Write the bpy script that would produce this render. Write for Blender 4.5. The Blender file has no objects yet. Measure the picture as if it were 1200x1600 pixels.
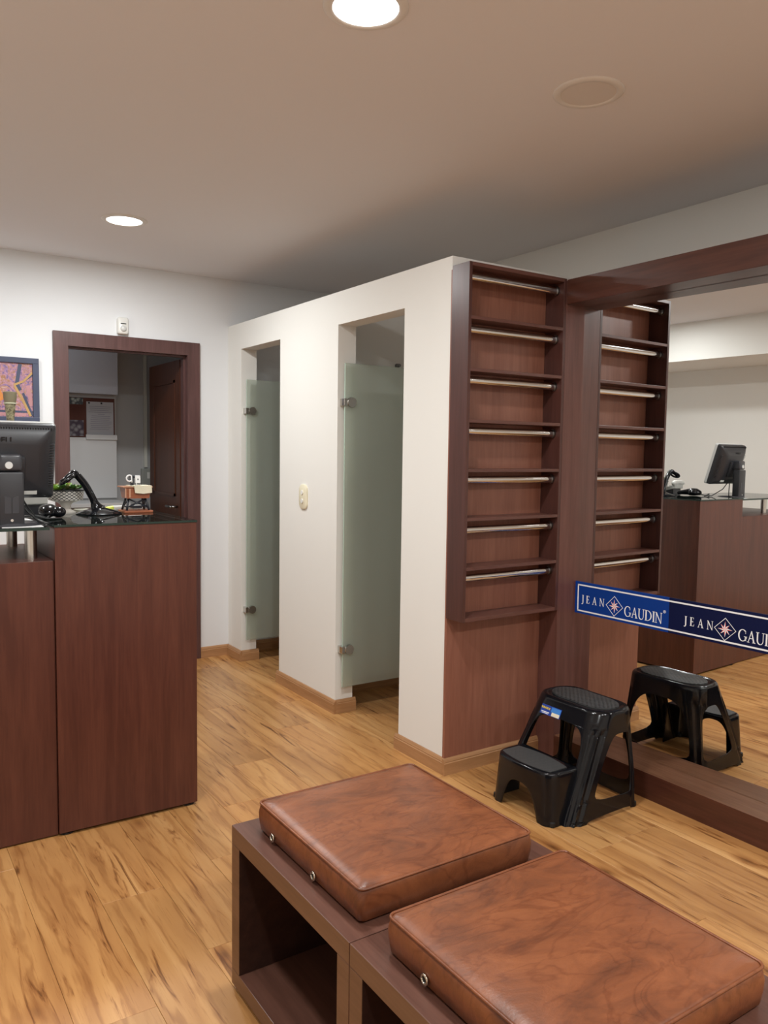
import bpy, bmesh, math, random
from mathutils import Vector, Matrix
random.seed(7)
S = bpy.context.scene
COL = S.collection
PI = math.pi

# ------------------------------------------------------------------ camera
cam = bpy.data.cameras.new('camera'); camo = bpy.data.objects.new('camera', cam); COL.objects.link(camo)
cam.sensor_fit = 'HORIZONTAL'; cam.sensor_width = 36.0; cam.lens = 1246.14 / 1200 * 36.0
cam.clip_start = 0.02
right = Vector((0.8336, -0.5522, 0.01362)); up = Vector((0.02946, 0.06907, 0.99718)); back = Vector((-0.55158, -0.83085, 0.07385))
m = Matrix((right, up, back)).transposed().to_4x4(); m.translation = Vector((0, 0, 1.42))
camo.matrix_world = m
S.camera = camo

# ------------------------------------------------------------------ world and exposure
S.view_settings.view_transform = 'Standard'; S.view_settings.look = 'None'
S.view_settings.gamma = 1.0; S.view_settings.use_curve_mapping = False
S.view_settings.exposure = 0.10
w = bpy.data.worlds.new('world'); S.world = w; w.use_nodes = True
w.node_tree.nodes['Background'].inputs[0].default_value = (0.9, 0.95, 1.0, 1)
w.node_tree.nodes['Background'].inputs[1].default_value = 0.02

CEIL = 2.575
LAMP_WATT = 22.0
LAMP_COLOR = (0.955, 0.98, 0.975)
LAMPS = [  # x, y, lit
    (1.172, 4.172, True), (1.142, 1.838, True), (1.985, 1.845, False),
    (0.15, 1.84, True), (1.142, -0.45, True), (0.15, -0.45, True), (2.0, -0.45, True), (0.15, 4.14, True)]
WEAK = {7: .55}      # unseen lamp near the painting, turned down to keep the wall from burning out

# ------------------------------------------------------------------ mesh helpers
class MB:
    def __init__(s):
        s.v = []; s.f = []; s.mi = []; s.M = None; s.cur = 0; s.smooth = []
        s.sm = False
    def add(s, vs, fs):
        o = len(s.v)
        for p in vs:
            p = Vector(p)
            if s.M is not None: p = s.M @ p
            s.v.append(p)
        for f in fs:
            s.f.append([i + o for i in f]); s.mi.append(s.cur); s.smooth.append(s.sm)
        return s
    def box(s, x0, x1, y0, y1, z0, z1):
        if x0 > x1: x0, x1 = x1, x0
        if y0 > y1: y0, y1 = y1, y0
        if z0 > z1: z0, z1 = z1, z0
        vs = [(x0,y0,z0),(x1,y0,z0),(x1,y1,z0),(x0,y1,z0),(x0,y0,z1),(x1,y0,z1),(x1,y1,z1),(x0,y1,z1)]
        return s.add(vs, [(0,3,2,1),(4,5,6,7),(0,1,5,4),(1,2,6,5),(2,3,7,6),(3,0,4,7)])
    def bbox(s, x0, x1, y0, y1, z0, z1, r=.003, seg=2):
        bm = bmesh.new()
        t = MB().box(x0,x1,y0,y1,z0,z1)
        vs = [bm.verts.new(p) for p in t.v]
        for f in t.f: bm.faces.new([vs[i] for i in f])
        bmesh.ops.bevel(bm, geom=bm.edges[:], offset=r, segments=seg, affect='EDGES', profile=.5)
        bm.verts.index_update()
        s.add([v.co.copy() for v in bm.verts], [[v.index for v in f.verts] for f in bm.faces]); bm.free()
        return s
    def rings(s, rs, cap0=True, cap1=True, closed=True):
        n = len(rs[0]); vs = [p for r in rs for p in r]; fs = []
        for k in range(len(rs)-1):
            for i in range(n if closed else n-1):
                j = (i+1) % n
                fs.append((k*n+i, k*n+j, (k+1)*n+j, (k+1)*n+i))
        if cap0: fs.append(tuple(reversed(range(n))))
        if cap1: fs.append(tuple((len(rs)-1)*n+i for i in range(n)))
        return s.add(vs, fs)
    def cyl(s, p0, p1, r0, r1=None, n=20, sq=1.0, upv=None):
        p0 = Vector(p0); p1 = Vector(p1); r1 = r0 if r1 is None else r1
        d = (p1-p0).normalized(); a = Vector(upv) if upv else (Vector((0,0,1)) if abs(d.z) < .9 else Vector((1,0,0)))
        e1 = d.cross(a).normalized(); e2 = e1.cross(d).normalized()
        # e1 lies across, e2 along 'up'
        R = lambda p, r: [p + (e1*math.cos(2*PI*i/n)*sq + e2*math.sin(2*PI*i/n))*r for i in range(n)]
        return s.rings([R(p1,r1), R(p0,r0)])
    def lathe(s, c, prof, n=28):
        c = Vector(c)
        return s.rings([[c + Vector((r*math.cos(-2*PI*i/n), r*math.sin(-2*PI*i/n), z)) for i in range(n)] for r, z in prof])
    def tube(s, pts, r, n=8):
        pts = [Vector(p) for p in pts]; rs = []
        rr = r if isinstance(r, (list, tuple)) else [r]*len(pts)
        prev = None
        for i, p in enumerate(pts):
            d = (pts[min(i+1,len(pts)-1)] - pts[max(i-1,0)]).normalized()
            if prev is None:
                a = Vector((0,0,1)) if abs(d.z) < .9 else Vector((1,0,0))
                e1 = d.cross(a).normalized()
            else:
                e1 = (prev - d*prev.dot(d)).normalized()
            prev = e1; e2 = d.cross(e1)
            rs.append([p + (e1*math.cos(2*PI*k/n) + e2*math.sin(2*PI*k/n))*rr[i] for k in range(n)])
        return s.rings(rs)
    def prism(s, poly, f0, f1):
        # poly: list of 2d points; f0/f1 map (u,v) to the near/far point
        n = len(poly)
        return s.add([f0(*p) for p in poly] + [f1(*p) for p in poly],
                     [tuple(range(n)), tuple(reversed(range(n, 2*n)))] + [(i, n+i, n+(i+1)%n, (i+1)%n) for i in range(n)])
    def build(s, name, mat, parent=None, fix=True, auto=None):
        off = Vector((0,0,0)); q = parent
        while q is not None:
            off += q.location; q = q.parent
        me = bpy.data.meshes.new(name)
        me.from_pydata([tuple(p - off) for p in s.v], [], s.f)
        mats = mat if isinstance(mat, (list, tuple)) else [mat]
        for mm in mats: me.materials.append(mm)
        for p, i, q2 in zip(me.polygons, s.mi, s.smooth): p.material_index = i; p.use_smooth = q2
        if fix:
            bm = bmesh.new(); bm.from_mesh(me); bmesh.ops.recalc_face_normals(bm, faces=bm.faces[:]); bm.to_mesh(me); bm.free()
        if auto is not None:
            for p in me.polygons: p.use_smooth = True
            me.set_sharp_from_angle(angle=math.radians(auto))
        o = bpy.data.objects.new(name, me); COL.objects.link(o)
        if parent is not None: o.parent = parent
        return o

def tag(o, label, cat, group=None, kind=None):
    o['label'] = label; o['category'] = cat
    if group: o['group'] = group
    if kind: o['kind'] = kind
    return o
def thing(name, label, cat, loc, group=None):
    o = bpy.data.objects.new(name, None); COL.objects.link(o); o.location = loc; o.empty_display_size = .05
    return tag(o, label, cat, group)
def struct(o, label=None, cat=None):
    o['kind'] = 'structure'
    if label: o['label'] = label
    if cat: o['category'] = cat
    return o
def copy_tree(o, parent=None):
    c = o.copy(); COL.objects.link(c)
    if parent is not None: c.parent = parent
    for ch in list(o.children): copy_tree(ch, c)
    return c
def bevel(o, r=.002, seg=2):
    b = o.modifiers.new('bevel', 'BEVEL'); b.width = r; b.segments = seg; b.limit_method = 'ANGLE'
    return o

# ------------------------------------------------------------------ materials
def mat(name):
    m = bpy.data.materials.new(name); m.use_nodes = True
    nt = m.node_tree; b = nt.nodes['Principled BSDF']
    return m, nt, b
def N(nt, t, **k):
    n = nt.nodes.new(t)
    for a, v in k.items():
        if a == 'i':
            for kk, vv in v.items(): n.inputs[kk].default_value = vv
        else: setattr(n, a, v)
    return n
def L(nt, a, b): nt.links.new(a, b)
def plain(name, col, rough=.5, metal=0., spec=.5, bump=0., bscale=200., var=0., coat=0.):
    m, nt, b = mat(name)
    b.inputs['Base Color'].default_value = (*col, 1); b.inputs['Roughness'].default_value = rough
    b.inputs['Metallic'].default_value = metal; b.inputs['Specular IOR Level'].default_value = spec
    b.inputs['Coat Weight'].default_value = coat
    tc = N(nt, 'ShaderNodeTexCoord')
    nz = N(nt, 'ShaderNodeTexNoise', i={'Scale': bscale, 'Detail': 3.0})
    L(nt, tc.outputs['Object'], nz.inputs['Vector'])
    if bump:
        bp = N(nt, 'ShaderNodeBump', i={'Strength': bump, 'Distance': .002}); L(nt, nz.outputs['Fac'], bp.inputs['Height']); L(nt, bp.outputs['Normal'], b.inputs['Normal'])
    if var:
        n2 = N(nt, 'ShaderNodeTexNoise', i={'Scale': 3.0, 'Detail': 4.0}); L(nt, tc.outputs['Object'], n2.inputs['Vector'])
        r = N(nt, 'ShaderNodeValToRGB')
        r.color_ramp.elements[0].position = .3; r.color_ramp.elements[1].position = .7
        r.color_ramp.elements[0].color = (*[c*(1-var) for c in col], 1); r.color_ramp.elements[1].color = (*[min(1, c*(1+var)) for c in col], 1)
        L(nt, n2.outputs['Fac'], r.inputs[0]); L(nt, r.outputs[0], b.inputs['Base Color'])
    return m
def wood(name, c0, c1, axis='Z', rough=.35, scale=1.0, contrast=(.35,.7), spec=.45, bump=.05):
    m, nt, b = mat(name)
    tc = N(nt, 'ShaderNodeTexCoord'); mp = N(nt, 'ShaderNodeMapping')
    sc = {'X': (1.6, 26, 26), 'Y': (26, 1.6, 26), 'Z': (26, 26, 1.6)}[axis]
    mp.inputs['Scale'].default_value = [q*scale for q in sc]
    L(nt, tc.outputs['Object'], mp.inputs['Vector'])
    n1 = N(nt, 'ShaderNodeTexNoise', i={'Scale': 1.0, 'Detail': 6.0, 'Roughness': .6, 'Distortion': .6}); L(nt, mp.outputs[0], n1.inputs['Vector'])
    mp2 = N(nt, 'ShaderNodeMapping'); mp2.inputs['Scale'].default_value = [q*scale*6 for q in sc]; L(nt, tc.outputs['Object'], mp2.inputs['Vector'])
    n2 = N(nt, 'ShaderNodeTexNoise', i={'Scale': 1.0, 'Detail': 2.0}); L(nt, mp2.outputs[0], n2.inputs['Vector'])
    mx = N(nt, 'ShaderNodeMath', operation='MULTIPLY_ADD', i={1: .35}); L(nt, n2.outputs['Fac'], mx.inputs[0])
    sb = N(nt, 'ShaderNodeMath', operation='SUBTRACT', i={1: .17}); L(nt, n1.outputs['Fac'], sb.inputs[0]); L(nt, sb.outputs[0], mx.inputs[2])
    r = N(nt, 'ShaderNodeValToRGB'); r.color_ramp.elements[0].position = contrast[0]; r.color_ramp.elements[1].position = contrast[1]
    r.color_ramp.elements[0].color = (*c0, 1); r.color_ramp.elements[1].color = (*c1, 1)
    L(nt, mx.outputs[0], r.inputs[0]); L(nt, r.outputs[0], b.inputs['Base Color'])
    b.inputs['Roughness'].default_value = rough; b.inputs['Specular IOR Level'].default_value = spec
    if bump:
        bp = N(nt, 'ShaderNodeBump', i={'Strength': bump, 'Distance': .001}); L(nt, mx.outputs[0], bp.inputs['Height']); L(nt, bp.outputs['Normal'], b.inputs['Normal'])
    return m

WALL = plain('painted plaster', (.80, .785, .745), .85, bump=.06, bscale=120, spec=.2)
WALLB = plain('back wall plaster', (.775, .785, .80), .85, bump=.06, bscale=120, spec=.2)
CEILM = plain('ceiling paint', (.755, .745, .76), .9, bump=.04, bscale=90, spec=.1)
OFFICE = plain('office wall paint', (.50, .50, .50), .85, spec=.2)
MAHOG = wood('mahogany laminate', (.070, .0205, .0138), (.108, .034, .0215), 'Z', .33)
POSTM = wood('post veneer', (.110, .043, .033), (.155, .064, .050), 'Z', .33)
MAHOGH = wood('mahogany laminate lying along y', (.062, .020, .012), (.098, .033, .020), 'Y', .30)
MAHOGX = wood('mahogany laminate lying along x', (.062, .021, .0155), (.098, .035, .026), 'X', .33)
PANEL = wood('mahogany veneer', (.215, .080, .050), (.305, .125, .080), 'Z', .4, contrast=(.3, .75))
RACKD = wood('dark mahogany edge', (.060, .022, .017), (.088, .033, .026), 'Z', .33)
SHELFM = wood('shelf laminate', (.095, .037, .028), (.14, .056, .042), 'X', .35)
EDGEB = wood('side-lit bench edge band', (.125, .063, .037), (.175, .092, .056), 'Y', .35)  # browner edge band, also lightened for the light from the left
SHADEBACK = plain('back board in painted shade', (.006, .005, .005), .6)  # bench back near black: shade of the deep interior put into the colour
SHADEIN = wood('bench laminate in painted shade', (.028, .011, .008), (.046, .019, .013), 'Y', .45)  # bench laminate darkened on inner faces, recess shade painted in
BENCHM = wood('bench laminate', (.085, .036, .025), (.135, .060, .042), 'Y', .3)
FRAMEM = wood('door frame laminate', (.080, .036, .033), (.118, .056, .052), 'Z', .35)
DOORM = wood('office door wood', (.055, .016, .007), (.085, .025, .010), 'Z', .4)
BASEB = wood('baseboard wood', (.33, .165, .070), (.47, .25, .115), 'Y', .42, contrast=(.3, .7))
BASEBX = wood('baseboard wood along x', (.33, .165, .070), (.47, .25, .115), 'X', .42, contrast=(.3, .7))
BLACK = plain('black gloss plastic', (.0055, .006, .0078), .14, spec=.36)
PAD = None
DARKPL = plain('charcoal plastic', (.022, .0225, .027), .38, bump=.1, bscale=900)
DARKPL2 = plain('smooth charcoal plastic', (.035, .036, .043), .3)
SLOT = plain('vent slot black', (.003, .003, .003), .7)
SILVER = plain('silver plastic', (.55, .55, .54), .35)
CHROME = plain('chrome', (.66, .66, .67), .07, metal=1.)
STEEL = plain('brushed steel', (.62, .61, .58), .22, metal=1., bump=.03, bscale=500)
DSTEEL = plain('dark steel', (.25, .25, .25), .3, metal=1.)
WHITEPL = plain('white plastic', (.78, .77, .73), .35)
CREAMPL = plain('cream plastic', (.80, .74, .56), .35)
GREYPL = plain('grey plastic', (.50, .50, .47), .4)
PAPER = plain('white paper', (.82, .82, .82), .8)
RUBBER = plain('black rubber', (.01, .01, .01), .6)

def lens_mat(strength):
    m, nt, b = mat('lit lens')
    b.inputs['Emission Color'].default_value = (1, .985, .95, 1); b.inputs['Emission Strength'].default_value = strength
    b.inputs['Base Color'].default_value = (.9, .9, .88, 1)
    return m
LENS = lens_mat(4.0)
LENSOFF = plain('unlit lens', (.70, .66, .62), .5)
TRIMRING = plain('lamp trim ring', (.74, .72, .69), .5)

def mirror_mat():
    m, nt, b = mat('mirror silver')
    b.inputs['Base Color'].default_value = (.90, .91, .90, 1); b.inputs['Metallic'].default_value = 1.; b.inputs['Roughness'].default_value = 0.
    return m
MIRROR = mirror_mat()

def glass_mat(name, tint, body, haze, rough=.02):
    m, nt, b = mat(name); out = nt.nodes['Material Output']
    tr = N(nt, 'ShaderNodeBsdfTransparent', i={'Color': (*tint, 1)})
    df = N(nt, 'ShaderNodeBsdfDiffuse', i={'Color': (*body, 1)})
    tl = N(nt, 'ShaderNodeBsdfTranslucent', i={'Color': (*body, 1)})
    m0 = N(nt, 'ShaderNodeMixShader', i={0: .5}); L(nt, df.outputs[0], m0.inputs[1]); L(nt, tl.outputs[0], m0.inputs[2])
    m1 = N(nt, 'ShaderNodeMixShader', i={0: haze}); L(nt, tr.outputs[0], m1.inputs[1]); L(nt, m0.outputs[0], m1.inputs[2])
    gl = N(nt, 'ShaderNodeBsdfGlossy', i={'Roughness': rough})
    fr = N(nt, 'ShaderNodeFresnel', i={'IOR': 1.5})
    m2 = N(nt, 'ShaderNodeMixShader'); L(nt, fr.outputs[0], m2.inputs[0]); L(nt, m1.outputs[0], m2.inputs[1]); L(nt, gl.outputs[0], m2.inputs[2])
    L(nt, m2.outputs[0], out.inputs['Surface'])
    return m
DOORGLASS = glass_mat('hazy green door glass', (.925, .965, .93), (.78, .83, .74), .38, .03)
TOPGLASS = glass_mat('clear counter glass', (.82, .88, .85), (.3, .4, .35), .04, .01)
GLASSEDGE = plain('green glass edge', (.010, .026, .020), .15)
DOOREDGE = plain('pale green glass edge', (.42, .55, .46), .2)

def floor_mat():
    m, nt, b = mat('honey oak laminate')
    tc = N(nt, 'ShaderNodeTexCoord'); oi = N(nt, 'ShaderNodeObjectInfo')
    off = N(nt, 'ShaderNodeVectorMath', operation='SCALE'); cmb = N(nt, 'ShaderNodeCombineXYZ')
    L(nt, oi.outputs['Random'], cmb.inputs[0]); L(nt, oi.outputs['Random'], cmb.inputs[1])
    L(nt, cmb.outputs[0], off.inputs[0]); off.inputs['Scale'].default_value = 53.0
    ad = N(nt, 'ShaderNodeVectorMath', operation='ADD'); L(nt, tc.outputs['Object'], ad.inputs[0]); L(nt, off.outputs[0], ad.inputs[1])
    def mp(sc):
        q = N(nt, 'ShaderNodeMapping'); q.inputs['Scale'].default_value = sc; L(nt, ad.outputs[0], q.inputs['Vector']); return q
    # broad tone
    a = N(nt, 'ShaderNodeTexNoise', i={'Scale': 1., 'Detail': 3., 'Distortion': .8}); L(nt, mp((9, .9, 1)).outputs[0], a.inputs['Vector'])
    # grain rings: wave distorted
    wv = N(nt, 'ShaderNodeTexWave', wave_type='BANDS', bands_direction='X', i={'Scale': 4.5, 'Distortion': 13., 'Detail': 5., 'Detail Scale': .9, 'Detail Roughness': .62})
    L(nt, mp((1.0, .16, 1)).outputs[0], wv.inputs['Vector'])
    # fine dark fibres
    f = N(nt, 'ShaderNodeTexNoise', i={'Scale': 1., 'Detail': 4., 'Roughness': .65}); L(nt, mp((170, 7, 1)).outputs[0], f.inputs['Vector'])
    # dark streak clusters
    st = N(nt, 'ShaderNodeTexNoise', i={'Scale': 1., 'Detail': 5., 'Roughness': .6, 'Distortion': 1.2}); L(nt, mp((30, 2.6, 1)).outputs[0], st.inputs['Vector'])
    # knots
    kn = N(nt, 'ShaderNodeTexVoronoi', i={'Scale': 1., 'Randomness': 1.}); L(nt, mp((5.5, 2.6, 1)).outputs[0], kn.inputs['Vector'])
    def ramp(src, stops):
        r = N(nt, 'ShaderNodeValToRGB'); e = r.color_ramp.elements
        e[0].position, e[0].color = stops[0][0], (*stops[0][1], 1); e[1].position, e[1].color = stops[-1][0], (*stops[-1][1], 1)
        for p, c in stops[1:-1]:
            q = e.new(p); q.color = (*c, 1)
        L(nt, src, r.inputs[0]); return r
    base = ramp(a.outputs['Fac'], [(.30, FL[0]), (.5, FL[1]), (.72, FL[2])])
    def mul(prev, fac_ramp, amt):
        x = N(nt, 'ShaderNodeMix', data_type='RGBA', blend_type='MULTIPLY'); x.inputs[0].default_value = amt
        L(nt, prev, x.inputs[6]); L(nt, fac_ramp, x.inputs[7]); return x.outputs[2]
    c = mul(base.outputs[0], ramp(wv.outputs['Fac'], [(.0, (.50, .36, .26)), (.10, (.86, .80, .74)), (.20, (1, 1, 1)), (1., (1, 1, 1))]).outputs[0], .42)
    c = mul(c, ramp(f.outputs['Fac'], [(.28, (.62, .50, .42)), (.44, (1, 1, 1)), (1., (1, 1, 1))]).outputs[0], .6)
    c = mul(c, ramp(st.outputs['Fac'], [(.29, (.22, .15, .11)), (.345, (.55, .44, .36)), (.40, (.92, .88, .85)), (.47, (1, 1, 1))]).outputs[0], .9)
    c = mul(c, ramp(kn.outputs['Distance'], [(.02, (.22, .14, .10)), (.10, (.70, .60, .52)), (.2, (1, 1, 1))]).outputs[0], .85)
    hs = N(nt, 'ShaderNodeHueSaturation'); L(nt, c, hs.inputs['Color'])
    mr = N(nt, 'ShaderNodeMapRange', i={1: 0., 2: 1., 3: .86, 4: 1.12}); L(nt, oi.outputs['Random'], mr.inputs[0]); L(nt, mr.outputs[0], hs.inputs['Value'])
    L(nt, hs.outputs[0], b.inputs['Base Color'])
    b.inputs['Roughness'].default_value = .33; b.inputs['Specular IOR Level'].default_value = .45
    bp = N(nt, 'ShaderNodeBump', i={'Strength': .08, 'Distance': .001}); L(nt, f.outputs['Fac'], bp.inputs['Height']); L(nt, bp.outputs['Normal'], b.inputs['Normal'])
    return m
FL = [(.38, .172, .056), (.50, .250, .086), (.60, .332, .130)]
FLOORM = floor_mat()
SUBFLOOR = plain('dark joint', (.06, .03, .015), .8)

def leather_mat():
    m, nt, b = mat('cognac leather')
    tc = N(nt, 'ShaderNodeTexCoord'); oi = N(nt, 'ShaderNodeObjectInfo')
    ad = N(nt, 'ShaderNodeVectorMath', operation='ADD'); L(nt, tc.outputs['Object'], ad.inputs[0]); L(nt, oi.outputs['Location'], ad.inputs[1])
    mpr = N(nt, 'ShaderNodeMapping'); mpr.inputs['Rotation'].default_value = (0, 0, .7); mpr.inputs['Scale'].default_value = (1., 1.9, 1.)
    L(nt, ad.outputs[0], mpr.inputs[0])
    n1 = N(nt, 'ShaderNodeTexNoise', i={'Scale': 6.5, 'Detail': 8., 'Roughness': .68, 'Distortion': .6}); L(nt, mpr.outputs[0], n1.inputs['Vector'])
    r = N(nt, 'ShaderNodeValToRGB'); e = r.color_ramp.elements
    e[0].position = .33; e[0].color = (.115, .037, .016, 1); e[1].position = .72; e[1].color = (.25, .083, .031, 1)
    q = e.new(.5); q.color = (.185, .058, .022, 1)
    L(nt, n1.outputs['Fac'], r.inputs[0])
    # thin veins like creased hide
    n2 = N(nt, 'ShaderNodeTexNoise', i={'Scale': 4.2, 'Detail': 3., 'Distortion': 2.2}); L(nt, mpr.outputs[0], n2.inputs['Vector'])
    sb = N(nt, 'ShaderNodeMath', operation='SUBTRACT', i={1: .5}); L(nt, n2.outputs['Fac'], sb.inputs[0])
    ab = N(nt, 'ShaderNodeMath', operation='ABSOLUTE'); L(nt, sb.outputs[0], ab.inputs[0])
    r2 = N(nt, 'ShaderNodeValToRGB'); r2.color_ramp.elements[0].position = .0; r2.color_ramp.elements[0].color = (.62, .52, .48, 1); r2.color_ramp.elements[1].position = .035; r2.color_ramp.elements[1].color = (1, 1, 1, 1)
    L(nt, ab.outputs[0], r2.inputs[0])
    x = N(nt, 'ShaderNodeMix', data_type='RGBA', blend_type='MULTIPLY'); x.inputs[0].default_value = .55
    L(nt, r.outputs[0], x.inputs[6]); L(nt, r2.outputs[0], x.inputs[7]); L(nt, x.outputs[2], b.inputs['Base Color'])
    b.inputs['Roughness'].default_value = .36; b.inputs['Specular IOR Level'].default_value = .45
    n3 = N(nt, 'ShaderNodeTexNoise', i={'Scale': 260., 'Detail': 2.}); L(nt, tc.outputs['Object'], n3.inputs['Vector'])
    b1 = N(nt, 'ShaderNodeBump', i={'Strength': .12, 'Distance': .001}); L(nt, n3.outputs['Fac'], b1.inputs['Height'])
    b2 = N(nt, 'ShaderNodeBump', i={'Strength': .25, 'Distance': .006}); L(nt, n1.outputs['Fac'], b2.inputs['Height']); L(nt, b1.outputs['Normal'], b2.inputs['Normal'])
    L(nt, b2.outputs['Normal'], b.inputs['Normal'])
    return m
LEATHER = leather_mat()

def pad_mat():
    m, nt, b = mat('textured rubber tread')
    tc = N(nt, 'ShaderNodeTexCoord'); mp = N(nt, 'ShaderNodeMapping'); mp.inputs['Rotation'].default_value = (0, 0, PI/4); L(nt, tc.outputs['Object'], mp.inputs[0])
    v = N(nt, 'ShaderNodeTexVoronoi', i={'Scale': 62., 'Randomness': .15}); L(nt, mp.outputs[0], v.inputs['Vector'])
    r = N(nt, 'ShaderNodeValToRGB'); r.color_ramp.elements[0].position = .18; r.color_ramp.elements[0].color = (.006, .006, .006, 1); r.color_ramp.elements[1].position = .34; r.color_ramp.elements[1].color = (.050, .050, .050, 1)
    L(nt, v.outputs['Distance'], r.inputs[0]); L(nt, r.outputs[0], b.inputs['Base Color'])
    bp = N(nt, 'ShaderNodeBump', i={'Strength': .8, 'Distance': .002}); L(nt, v.outputs['Distance'], bp.inputs['Height']); L(nt, bp.outputs['Normal'], b.inputs['Normal'])
    b.inputs['Roughness'].default_value = .5
    return m
PAD = pad_mat()

# ================================================================== setting
def wallbox(name, boxes, m, label=None):
    b = MB()
    for q in boxes: b.box(*q)
    return struct(b.build(name, m), label)
YB = 5.18
DX0, DX1, DZ = 1.075, 1.885, 2.075          # rough opening in the back wall
wallbox('wall_back', [(-1.45, DX0, YB, YB+.12, 0, CEIL), (DX1, 3.37, YB, YB+.12, 0, CEIL), (DX0, DX1, YB, YB+.12, DZ, CEIL)], WALLB, 'white back wall with the dark doorway')
wallbox('wall_left', [(-1.45, -1.3, -2.3, YB, 0, CEIL)], WALL)
wallbox('wall_right', [(3.25, 3.37, -2.3, YB, 0, CEIL)], WALL, 'cream wall above the framed mirror')
wallbox('wall_front', [(-1.45, 3.37, -2.42, -2.3, 0, CEIL)], WALL)
wallbox('trim_1', [(-1.3, -.5, -2.3, YB, 2.25, CEIL)], WALL, 'boxed white soffit along the left wall')
PX, PT, PH = 2.145, .11, 2.26               # partition of the fitting rooms
OP = [(3.08, 3.69), (4.378, 4.957)]; OZ = 2.09
wallbox('wall_partition', [(PX, PX+PT, 2.73, OP[0][0], 0, PH), (PX, PX+PT, OP[0][1], OP[1][0], 0, PH), (PX, PX+PT, OP[1][1], YB, 0, PH),
        (PX, PX+PT, OP[0][0], OP[0][1], OZ, PH), (PX, PX+PT, OP[1][0], OP[1][1], OZ, PH)], WALL, 'cream partition with two fitting room openings')
wallbox('wall_rack', [(PX+PT, 3.25, 2.73, 2.84, 0, PH), (PX, PX+PT, 2.7295, 2.7301, 0, PH)], WALL)
wallbox('wall_divider', [(PX+PT, 3.25, 3.98, 4.07, 0, PH)], WALL, 'wall between the two fitting rooms')
wallbox('wall_mirror', [(2.93, 3.03, .45, 2.73, 0, 2.2)], WALL)
struct(MB().box(-1.45, 3.37, -2.42, YB+.12, CEIL, CEIL+.1).build('ceiling', CEILM), 'pinkish white ceiling')

# floor: slab with planks as children
fl = struct(MB().box(-1.45, 3.37, -2.42, 6.7, -.12, -.012).build('floor', SUBFLOOR), 'honey coloured laminate plank floor')
PWID, PLEN = .1938, 1.29
mesh_cache = {}
def plank(x0, x1, y0, y1):
    key = (round(x1-x0, 3), round(y1-y0, 3)); gx, gy = .00035, .00035
    if key not in mesh_cache:
        W, Ln = x1-x0-2*gx, y1-y0-2*gy; e = .0007
        b = MB()
        R = lambda i, z: [(i, i, z), (W-i, i, z), (W-i, Ln-i, z), (i, Ln-i, z)]
        b.rings([R(0, -.012), R(0, -e), R(e, 0)], cap0=False)
        o = b.build('plank', FLOORM); mesh_cache[key] = o.data
    else:
        o = bpy.data.objects.new('plank', mesh_cache[key]); COL.objects.link(o)
    o.location = (x0+gx, y0+gy, 0); o.parent = fl
X0F = .605
prev = 0
for i in range(-11, 15):
    x0 = X0F + i*PWID; x1 = x0 + PWID
    if x1 < -1.3 or x0 > 3.3: continue
    if i == 0: ph = 2.473
    elif i == 9: ph = 1.895
    else:
        ph = prev + random.choice([.37, .47, .62, .81, .9])
    prev = ph
    ph = ph % PLEN
    y = -2.3 - PLEN + ((ph + 2.3) % PLEN)
    while y < YB+.1:
        a, bq = max(y, -2.3), min(y+PLEN, YB+.1)
        if bq-a > .02: plank(max(x0, -1.3), min(x1, 3.25) if a < YB else x1, a, bq)
        y += PLEN

# baseboards -------------------------------------------------------
PROF = [(0, 0), (.016, 0), (.016, .052), (.013, .056), (.0135, .060), (.009, .069), (.006, .073), (0, .073)]
def baseboard(name, runs):
    # runs: list of (kind, fixed, a, b, sign): kind 'x' runs along x at y=fixed, sticking out by sign in y
    b = MB()
    for kind, fx, a, c, sg in runs:
        if kind == 'y': f = lambda t: (lambda u, v: (fx+sg*u, t, v))
        else: f = lambda t: (lambda u, v: (t, fx+sg*u, v))
        b.cur = 0 if kind == 'y' else 1
        b.prism(PROF, f(a), f(c))
    return struct(b.build(name, [BASEB, BASEBX]))
baseboard('baseboard_partition', [('y', PX, 2.714, OP[0][0]+.016, -1), ('x', OP[0][0], PX, PX+PT+.016, 1),
    ('y', PX, OP[0][1]-.016, OP[1][0]+.016, -1), ('x', OP[0][1], PX, PX+PT+.016, -1), ('x', OP[1][0], PX, PX+PT+.016, 1),
    ('y', PX, OP[1][1]-.016, YB, -1), ('x', OP[1][1], PX, PX+PT+.016, -1)])
baseboard('baseboard_rack', [('x', 2.715, PX-.016, 2.70, -1)])
baseboard('baseboard_back', [('x', YB, 1.94, PX, -1), ('x', YB, -1.3, 1.018, -1), ('x', YB, PX+PT, 3.25, -1)])
baseboard('baseboard_divider', [('x', 3.98, PX+PT, 3.25, -1), ('x', 4.07, PX+PT, 3.25, 1)])
baseboard('baseboard_left', [('y', -1.3, -2.3, YB, 1)])

# office behind the doorway ---------------------------------------
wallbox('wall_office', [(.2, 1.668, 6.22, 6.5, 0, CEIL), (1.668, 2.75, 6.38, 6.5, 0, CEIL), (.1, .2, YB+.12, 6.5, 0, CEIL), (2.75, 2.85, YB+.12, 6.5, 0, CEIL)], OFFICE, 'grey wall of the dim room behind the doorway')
wallbox('trim_2', [(.1, 2.85, YB+.12, 6.5, CEIL, CEIL+.1)], OFFICE, 'ceiling of the dim room')
struct(MB().box(.2, 2.75, YB+.1, 6.38, -.01, 0).build('trim_3', FLOORM), 'floor of the dim room')

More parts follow.
